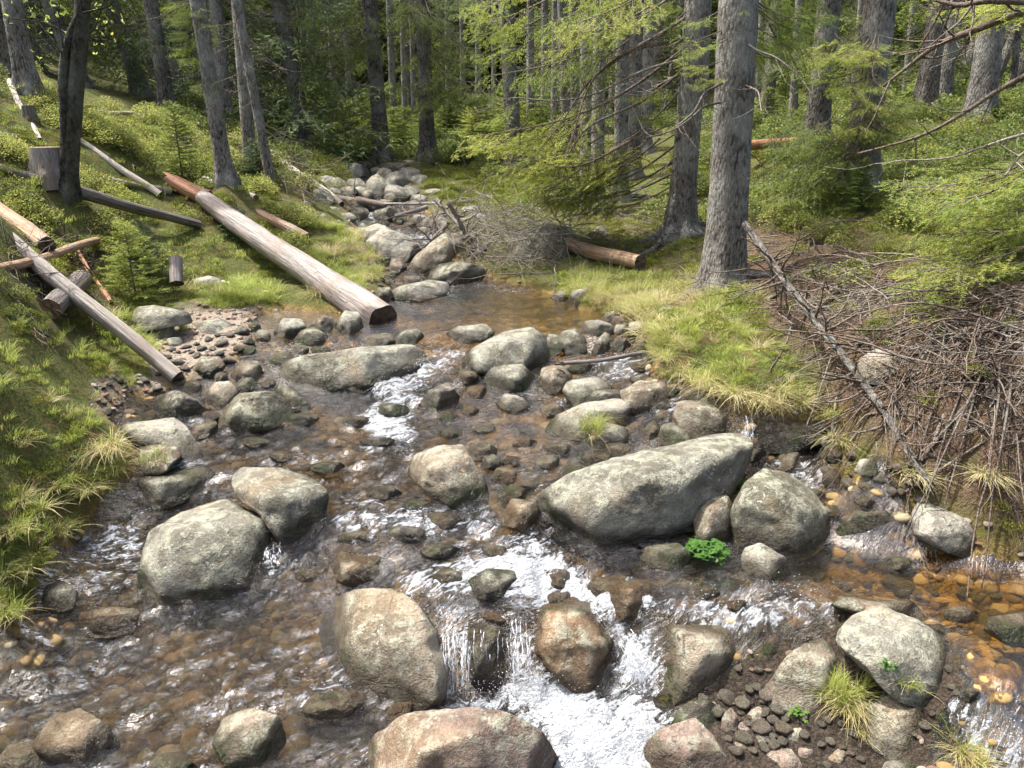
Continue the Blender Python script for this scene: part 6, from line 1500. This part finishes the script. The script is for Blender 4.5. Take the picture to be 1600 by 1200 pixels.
FB = [((1270,490),(1395,395),9,"long brown fallen branch arching up towards the upper right of the litter slope"),((1275,470),(1400,400),6,"thin grey branch just above the long brown one"),((1330,690),(1410,600),5,"dark branch crossing the lower end of the fallen dead spruce"),
 ((1440,720),(1540,600),8,"curved bare branch right of the fallen pole, middle of the litter"),((1540,620),(1600,540),8,"forked grey branch near the right edge of the litter"),((1430,600),(1600,590),9,"dark level branch half buried in litter"),
 ((1450,545),(1500,540),10,"short rotten branch with orange broken end near the yellow green bough"),((1480,470),(1600,400),7,"dead branch rising to the right edge above the litter"),((1400,780),(1540,690),5,"light thin branch over the shore stones"),
 ((1440,705),(1570,770),7,"mossy branch lying level by the shore at the right"),((1300,700),(1320,560),5,"upright dark twig in front of the fallen dead spruce"),((1340,640),(1440,580),5,"dead twig above the pale boulder of the litter slope"),((1500,560),(1600,600),6,"crooked twig left of the right edge, below the dark level branch"),
 ((1460,690),(1520,560),6,"steep forked branch in the middle of the right litter"),((1200,470),(1290,410),6,"short branch beside the root of the thickest spruce"),((1560,460),(1480,400),6,"slanting branch under the yellow green boughs")]
for a, b, w, l_ in FB:
    log(l_, (*a, w), (*b, w * .6), 'twig_grey' if w < 7 else 'twig', name='fallen_branch', cat='branch', stubs=7, stublen=(.1, .4), bend=.03, rings=24)

# ------------------------------------------------------------------ grass, bilberry, moss
def blades(seed, n, h, wd, R, lean, mat, name):
    rs = RNG(seed); mb = MB()
    for _ in range(n):
        a = rs.uniform(0, 6.28); rr = R * math.sqrt(rs.random()); b = np.array([math.cos(a) * rr, math.sin(a) * rr, -.01])
        a2 = a + rs.normal(0, .7); L = h * rs.uniform(.5, 1.15); ln = lean * rs.uniform(.3, 1.4)
        t = np.array([0, .4, .75, 1.0]); out = L * (ln * t ** 1.8); up = L * (t - .38 * min(ln, 1.9) * t ** 2.6)
        C = b + np.stack([math.cos(a2) * out, math.sin(a2) * out, up], -1)
        s_ = np.array([-math.sin(a2 + rs.normal(0, .5)), math.cos(a2), 0]) * wd / 2
        w = np.array([1, .85, .5, .1])[:, None]
        V = np.concatenate([C - s_ * w, C + s_ * w]); mb.add(V, [[0, 1, 5, 4], [1, 2, 6, 5], [2, 3, 7, 6]])
    return mk(mb, name, [M[mat]])
def leafbush(seed, n, R, H, lf, mat, name, stems=10):
    rs = RNG(seed); mb = MB()
    for _ in range(stems):
        a = rs.uniform(0, 6.28); e = np.array([math.cos(a) * R * rs.random(), math.sin(a) * R * rs.random(), H * rs.uniform(.5, .95)])
        mb.tube(curve([0, 0, 0], e, 0, 4, .01, rs), np.linspace(.003, .001, 4), 3, 1, False)
    a = rs.uniform(0, 6.28, n); r = R * np.sqrt(rs.random(n)); z = H * (1 - (r / R) ** 2 * .6) * (.25 + .75 * rs.random(n) ** .6)
    C = np.stack([np.cos(a) * r, np.sin(a) * r, z], -1)
    u = rs.normal(size=(n, 3)); u[:, 2] *= .5; u /= np.linalg.norm(u, axis=1)[:, None]; v = np.cross(u, rs.normal(size=(n, 3)) * .6 + [0, 0, 1]); v /= np.linalg.norm(v, axis=1)[:, None] + 1e-9
    l = lf * rs.uniform(.6, 1.3, (n, 1))
    V = np.stack([C, C + u * l * .5 + v * l * .32, C + u * l, C + u * l * .5 - v * l * .32], 1).reshape(-1, 3)
    mb.add(V, np.arange(4 * n).reshape(-1, 4))
    me = mb.mesh(name); me.materials.append(M[mat]); me.materials.append(M['twig']); return me
GR = [blades(k, 70, .15, .0050, .07, .9, 'grass', 'grass_clump') for k in range(4)]
SG_ = [blades(k + 20, 70, .19, .0042, .06, 1.25, 'straw', 'straw_clump') for k in range(3)]
FG = [blades(k + 40, 60, .07, .0060, .09, .6, 'grass', 'short_grass') for k in range(2)]
BB = [leafbush(k, 420, .16, .20, .020, 'bilberry', 'bilberry_clump') for k in range(4)]
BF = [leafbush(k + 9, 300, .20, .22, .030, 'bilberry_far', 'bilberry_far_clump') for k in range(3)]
def mossclump(k):
    rs = RNG(k); mb = MB(); n = 420; a = rs.uniform(0, 6.28, n); r = .11 * np.sqrt(rs.random(n)); z = .045 * (1 - (r / .11) ** 2) + rs.normal(0, .003, n)
    C = np.stack([np.cos(a) * r, np.sin(a) * r, z], -1); D = rs.normal(0, .5, (n, 3)) + [0, 0, .9]; D = D / np.linalg.norm(D, axis=1)[:, None] * .018; W = rs.normal(0, 1, (n, 3)); W = W / np.linalg.norm(W, axis=1)[:, None] * .005
    mb.add(np.stack([C - W, C + W, C + D], 1).reshape(-1, 3), None, np.arange(3 * n).reshape(-1, 3)); return mk(mb, 'moss_clump', [M['moss']])
MO = [mossclump(k) for k in range(3)]
# where each grows, as outlines: grass/straw/bilberry/moss/far bilberry weights
VEG = [
 ([(-900,560),(20,500),(160,500),(240,540),(230,600),(150,600),(160,660),(190,690),(180,760),(120,800),(60,900),(-20,1000),(-900,1100)], dict(g=.95, s=.2, f=.9, m=.4)),
 ([(240,440),(430,440),(440,470),(380,480),(260,480)], dict(g=.9, f=.5, s=.1)), ([(470,350),(560,350),(590,400),(600,450),(480,480),(440,440)], dict(g=.8, s=.5, f=.5)),
 ([(-900,-100),(0,90),(130,165),(260,190),(330,230),(420,300),(480,350),(450,440),(360,440),(230,440),(160,380),(0,470),(-900,600)], dict(b=1.0, m=.35, f=.3)),
 ([(0,440),(170,380),(240,440),(240,500),(100,540),(0,520)], dict(m=.9, s=.2, b=.15, g=.2)),
 ([(330,200),(460,210),(560,250),(540,300),(430,300)], dict(b=.7, m=.3)),
 ([(420,180),(900,180),(900,262),(700,262),(650,262),(600,255),(450,262)], dict(F=1.0, m=.2)),
 ([(640,262),(900,255),(905,330),(880,350),(760,330),(700,320)], dict(m=.8, f=.8, F=.12)),
 ([(880,400),(1000,410),(1060,440),(1180,460),(1240,560),(1260,640),(1180,650),(1080,610),(1030,590),(1000,500),(960,490),(880,465)], dict(g=.75, s=.85, m=.5, f=.6)),
 ([(1265,600),(1330,600),(1340,670),(1300,690),(1270,650)], dict(g=.5, m=.7, s=.4)), ([(1290,690),(1420,700),(1440,760),(1380,750),(1310,720)], dict(s=.35, m=.2, g=.1)), ([(1490,750),(1640,790),(1900,850),(1900,900),(1600,870),(1520,800)], dict(m=.9, s=.3, g=.15)),
 ([(1160,180),(1600,150),(2700,100),(2700,470),(1600,440),(1420,400),(1280,380),(1170,360),(1040,330),(1050,240)], dict(F=.55, m=.35, f=.3, b=.14)),
 ([(1150,360),(1420,400),(2700,450),(2700,900),(1600,780),(1440,730),(1260,540)], dict(F=.07, m=.10, b=.06)), ([(900,335),(1150,340),(1160,440),(1010,430),(900,410)], dict(m=.5, f=.4, F=.08)),
 ([(1340,500),(1440,490),(1420,600),(1360,610),(1300,560)], dict(b=.5, F=.2)),
 ([(200,120),(900,150),(1600,120),(1600,200),(900,215),(300,215)], dict(F=.5, m=.1)),
]
n = 130000
x, y = pick(n, -20, 20, 1.7, 26); z = Gf(x, y); s = Sf(x, y)
px, py, dz = project(np.stack([x, y, z], -1))
ok = (s < .02)
ex = np.array(EXCL); bad = np.zeros(len(x), bool)
for i in range(0, len(x), 5000):
    bad[i:i+5000] = (np.hypot(x[i:i+5000, None] - ex[None, :, 0], y[i:i+5000, None] - ex[None, :, 1]) < ex[None, :, 2]).any(1)
Wt = {k: np.zeros(len(x)) for k in 'gsfbmF'}
for poly, d in VEG:
    i = in_poly(px, py, poly)
    for k, v in d.items(): Wt[k] = np.where(i, np.maximum(Wt[k], v), Wt[k])
Wt['m'] = np.where(in_poly(px, py, [(1150,360),(1420,400),(2700,450),(2700,900),(1600,780),(1440,730),(1260,540)]), np.minimum(Wt['m'], .12), Wt['m'])
patch = {k: fbm(np.stack([x * 1.8, y * 1.8, 0 * x + 5 * j], -1), 3, j) for j, k in enumerate('gsfbmF')}
edge = np.exp(-np.clip(-s, 0, 9) / .18)
pr = rng.random(len(x))
# area per sample so that clumps stay about evenly thick on the ground
dens = (.78 * y + 1.6) * 2 * 24.3 / n * 1.35 / (np.clip(y - 1.7, .05, None) / 24.3) ** .26
def grow(name, k, per_m2, protos, sc, label, extra=None, tilt=.15, lift=0.0, ymax=26, gain=1.6):
    w = Wt[k] * np.clip(.55 + gain * patch[k], .05, 1.3)
    if extra is not None: w = w * extra
    p = w * per_m2 * dens
    m = ok & (rng.random(len(x)) < p) & (y < ymax) & (~bad if k not in 'mf' else True)
    n_ = m.sum(); yb = y[m]
    ss = rng.uniform(.6, 1.2, n_) * sc * np.where(yb < 6.5, .64, 1) * (1 + np.clip(yb - 9, 0, 12) * .03)
    scatter(name, protos, np.stack([x[m], y[m], z[m] + lift], -1), np.stack([rng.normal(0, tilt, n_), rng.normal(0, tilt, n_), rng.uniform(0, 6.28, n_)], -1), ss, label)
    print(name, n_)
grow('grass', 'g', 60, GR, 1.0, 'fresh green grass growing on the banks of the stream', ymax=15)
grow('dry_grass', 's', 55, SG_, 1.0, 'straw coloured dry grass hanging over the edges of the banks', .45 + 1.6 * edge, tilt=.3, ymax=15)
grow('short_grass', 'f', 60, FG, 1.0, 'short green turf between the taller tufts', ymax=18)
grow('moss', 'm', 40, MO, 1.1, 'green and rusty moss cushions on the banks and forest floor', tilt=.2, ymax=24)
grow('bilberry_undergrowth', 'b', 26, BB, 1.15, 'yellow green bilberry undergrowth covering the left slope', tilt=.15, ymax=20, gain=2.4)
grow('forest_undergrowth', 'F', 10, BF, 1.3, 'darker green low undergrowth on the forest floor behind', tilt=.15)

# single tufts and herbs that can be told apart
def tuft(label, px, py, rpx, green=.5, n=170, name='grass_tuft', D=None, up=0.0, hf=1.0, lean=1.2):
    B = hitG(px, py) if D is None else at_y(px, py, D)
    B[2] += up; d = (B - CAM) @ FW; R = rpx / F * d; rs = RNG(int(px + py))
    mb = MB()
    for j, (mm, k) in enumerate((('grass', int(n * green)), ('straw', int(n * (1 - green))))):
        me_ = MB()
        sc_ = rs.normal(0, R * .3, (5, 2)); sa_ = rs.uniform(0, 6.28, 5)
        for _ in range(k):
            si = rs.integers(5); a = rs.uniform(0, 6.28); rr = R * .2 * math.sqrt(rs.random()); b = np.array([sc_[si, 0] + math.cos(a) * rr, sc_[si, 1] + math.sin(a) * rr, 0])
            a2 = (rs.normal(-1.57, .8) if j else sa_[si] + rs.normal(0, .9)) if rs.random() < .75 else a; L = R * hf * rs.uniform(.45, 1.3); ln = (lean if j else lean * .6) * rs.uniform(.3, 1.5)
            t = np.array([0, .4, .75, 1.0]); o_ = L * ln * t ** 1.6; u = L * (t * 1.0 - .45 * ln * t ** 2.4)
            C = b + np.stack([math.cos(a2) * o_, math.sin(a2) * o_, u], -1); s_ = np.array([-math.sin(a2), math.cos(a2), 0]) * .0017; w = np.array([1, .85, .5, .1])[:, None]
            mb.add(np.concatenate([C - s_ * w, C + s_ * w]), [[0, 1, 5, 4], [1, 2, 6, 5], [2, 3, 7, 6]], None, j)
    o = link(name, mk(mb, name, [M['grass'], M['straw']]), None, loc=B); tag(o, label, 'grass tuft'); return o
def surf(px, py):
    """point on whatever was built there (boulders included)"""
    dg = bpy.context.evaluated_depsgraph_get()
    d = ray(px, py); okk, loc, *_ = scene.ray_cast(dg, Vector(CAM), Vector(d / np.linalg.norm(d)))
    return np.array(loc)
bpy.context.view_layer.update()
def tuft_on(label, px, py, rpx, **k):
    p = surf(px, py); o = tuft(label, px, py, rpx, **k); o.location = p; return o
tuft_on("tuft of fresh green grass with straw beard on the small dark mid stream boulder", 925, 672, 34, green=.65, n=260)
tuft_on("large grass tuft, green above and straw below, hanging on the stone bar", 1325, 1085, 44, green=.8, n=380, lean=1.0)
tuft_on("drooping straw skirt below the large tuft of the stone bar", 1325, 1108, 34, green=.2, n=380, lean=1.5)
tuft_on("narrow tuft of grass left of the drooping straw skirt", 1300, 1090, 40, green=.7, n=160)
tuft_on("green blades beside the flat topped boulder's lower edge", 1418, 1075, 26, green=.9, n=90)
tuft_on("spiky straw tuft left of the boulder with pale blotches", 1352, 1150, 20, green=.35, n=90)
tuft_on("straw tuft cut by the bottom edge near the little overflow", 1515, 1195, 44, green=.4, n=240)
tuft_on("small green tuft at the foot of the pale arched slab", 240, 722, 26, green=.8, n=110)
tuft_on("bright tuft between the two grass hidden boulders of the left beach", 290, 515, 26, green=.95, n=160)
tuft_on("shaggy straw beard hanging from the left bank above the low grey boulder", 170, 700, 34, green=.15, n=260, lean=1.6)
for k, (a, b, r_, g_) in enumerate([(20,960,34,.8),(5,900,34,.7),(45,890,32,.7),(105,830,28,.7),(60,800,28,.6),(20,830,32,.6),(135,770,24,.4),(90,760,26,.5)]):
    tuft("shaggy tuft on the left bank over the lower rapids, %s from the bottom" % WORDS[[0, 1, 2, 3, 5, 4, 7, 6][k]], a, b, r_, green=g_, n=240, lean=1.4)['group'] = 'shaggy tufts over the lower rapids'
for k, (a, b, r_, g_) in enumerate([(1040,560,30,.4),(1075,590,34,.3),(1110,605,36,.25),(1150,620,34,.3),(1190,630,34,.4),(1225,620,34,.5),(1020,520,26,.4),(1300,650,30,.5),(1000,480,26,.4),(960,470,30,.6),(905,450,28,.5),(500,462,30,.2),(575,435,30,.4),(1310,690,30,.2),(1540,745,30,.1),(1430,745,30,.2)]):
    tuft("shaggy tuft of straw and green, " + ["at the right mound edge beside the stone pile","at the mound edge above the orange pebble","hanging over the pale peach stone","drooping at the middle of the mound front","hanging just left of the wet ledge","over the left end of the wet ledge","at the top left corner of the right mound","over the right end of the wet ledge","beside the stones sunk in the turf","in front of the thickest trunk by the pool","under the sawn end of the orange brown log","below the great log on the left","on the left shore by the round olive stone","below the wet ledge at its right end","in front of the pale blue grey stone","at the tip of the fallen dead spruce"][k], a, b, r_, green=g_, n=200, lean=1.5)['group'] = 'shaggy tufts round the pool and the grass mounds'
def herb(label, px, py, rpx, n=60):
    p = surf(px, py); d = (p - CAM) @ FW; R = rpx / F * d; rs = RNG(int(px)); root = bpy.data.objects.new('herb_plant', None); COL.objects.link(root); root.location = p; root.empty_display_size = .05; tag(root, label, 'plant')
    mb = MB(); tips = []
    for _ in range(n):
        a = rs.uniform(0, 6.28); r = R * math.sqrt(rs.random()); e = np.array([math.cos(a) * r, math.sin(a) * r, R * (.9 - .5 * (r / R) ** 2) * rs.uniform(.5, 1.1)]); mb.tube(curve([0, 0, 0], e, -.1 * R, 4), [.0018, .0015, .0012, .001], 3, 0, False); tips.append(e)
    link('stalks', mb.mesh('stalks'), M['herb'], root)
    mb = MB()
    for e in tips:
        for a in np.arange(5) * 1.2566 + rs.random() * 6:
            l = R * .26; u = np.array([math.cos(a), math.sin(a), rs.normal(0, .3)]); v = np.array([-math.sin(a), math.cos(a), 0]); mb.add(np.stack([e, e + u * l * .45 + v * l * .3, e + u * l + [0, 0, -.1 * l], e + u * l * .45 - v * l * .3]), [[0, 1, 2, 3]])
    link('leaves', mb.mesh('leaves'), M['herb'], root)['kind'] = 'stuff'
herb("bright green herb growing below the right end of the huge slanting boulder", 1105, 868, 30, 90)
herb("leafy green plant in the cleft between the huge boulder and the mossy one", 1155, 768, 22, 60)
herb("creeping leaflets on the dark gravel at the foot of the leaning boulder", 1245, 1120, 18, 22)
herb("small leaf cluster at the top of the large tuft on the stone bar", 1385, 1042, 14, 20)

# waterfall curtains and flying drops
def falls():
    rs = RNG(4); mb = MB()
    for (xa, xb, ya, xc, xd, yb, k) in [(690,738,968,695,735,1085,44),(798,826,972,800,836,1085,30),(958,985,985,985,1020,1075,36),(418,440,850,420,450,882,16),(1156,1172,652,1158,1172,700,22),(735,795,975,735,800,1060,12),(650,662,556,652,668,570,20)]:
        for _ in range(k):
            u = rs.random(); a = hit(xa + (xb - xa) * u, ya + rs.uniform(-6, 6)); b = hit(xc + (xd - xc) * np.clip(u + rs.normal(0, .1), 0, 1), yb + rs.uniform(-12, 8))
            a[2] += .02; t = np.linspace(0, 1, 7)[:, None]; C = a + (b - a) * t; C[:, 2] = a[2] - (a[2] - b[2] + .0) * t[:, 0] ** 1.7; C[:, 1] -= .05 * np.sin(t[:, 0] * 3.14) + .02
            u0 = rs.uniform(0, .6); C = np.stack([np.interp(np.linspace(u0, min(1, u0 + rs.uniform(.25, .8)), 7), np.linspace(0, 1, 7), C[:, j]) for j in range(3)], -1); C += rs.normal(0, .004, C.shape); mb.tube(C, rs.uniform(.0008, .003) * np.array([.6, 1, .8, 1.1, .7, 1, .5]), 4, 0)
    me = mb.mesh('falling_water'); o = link('falling_water', me, M['spray']); tag(o, 'thin white curtains of water falling over the dark rocks', kind='structure')
    V, T_ = ICO[2]; d = MB()
    regs = [((800,1090),70,22,260),((740,1080),40,20,120),((990,1070),26,20,90),((820,860),34,16,90),((1230,935),60,14,120),((1290,960),30,12,60),((650,575),36,18,70),((970,565),30,12,60),((900,1120),90,18,120),((850,900),60,14,80),((700,930),50,14,60),((1110,945),50,12,60),((1575,1160),30,18,60),((500,1075),30,14,50)]
    for (cx_, cy__), sx, sy, n_ in regs:
        for _ in range(n_):
            q = hit(cx_ + rs.normal(0, sx * .6), cy__ + rs.normal(0, sy * .6)); q[2] += abs(rs.normal(0, .05)) + .01; r = rs.uniform(.0012, .0032)
            s3 = np.array([[1, 0, 0], [0, 1, 0], [0, 0, 1], [-1, 0, 0], [0, -1, 0], [0, 0, -1]]) * r
            d.add(q + s3, None, [[0, 1, 2], [1, 3, 2], [3, 4, 2], [4, 0, 2], [1, 0, 5], [3, 1, 5], [4, 3, 5], [0, 4, 5]])
    me = d.mesh('spray_drops'); o = link('spray_drops', me, M['foam']); tag(o, 'white drops splashing above the falls and rapids', kind='stuff')
t_ = NT('white_drops'); t_.b.inputs['Base Color'].default_value = (.85, .88, .92, 1); t_.b.inputs['Roughness'].default_value = .15; M['foam'] = t_.m
falls()
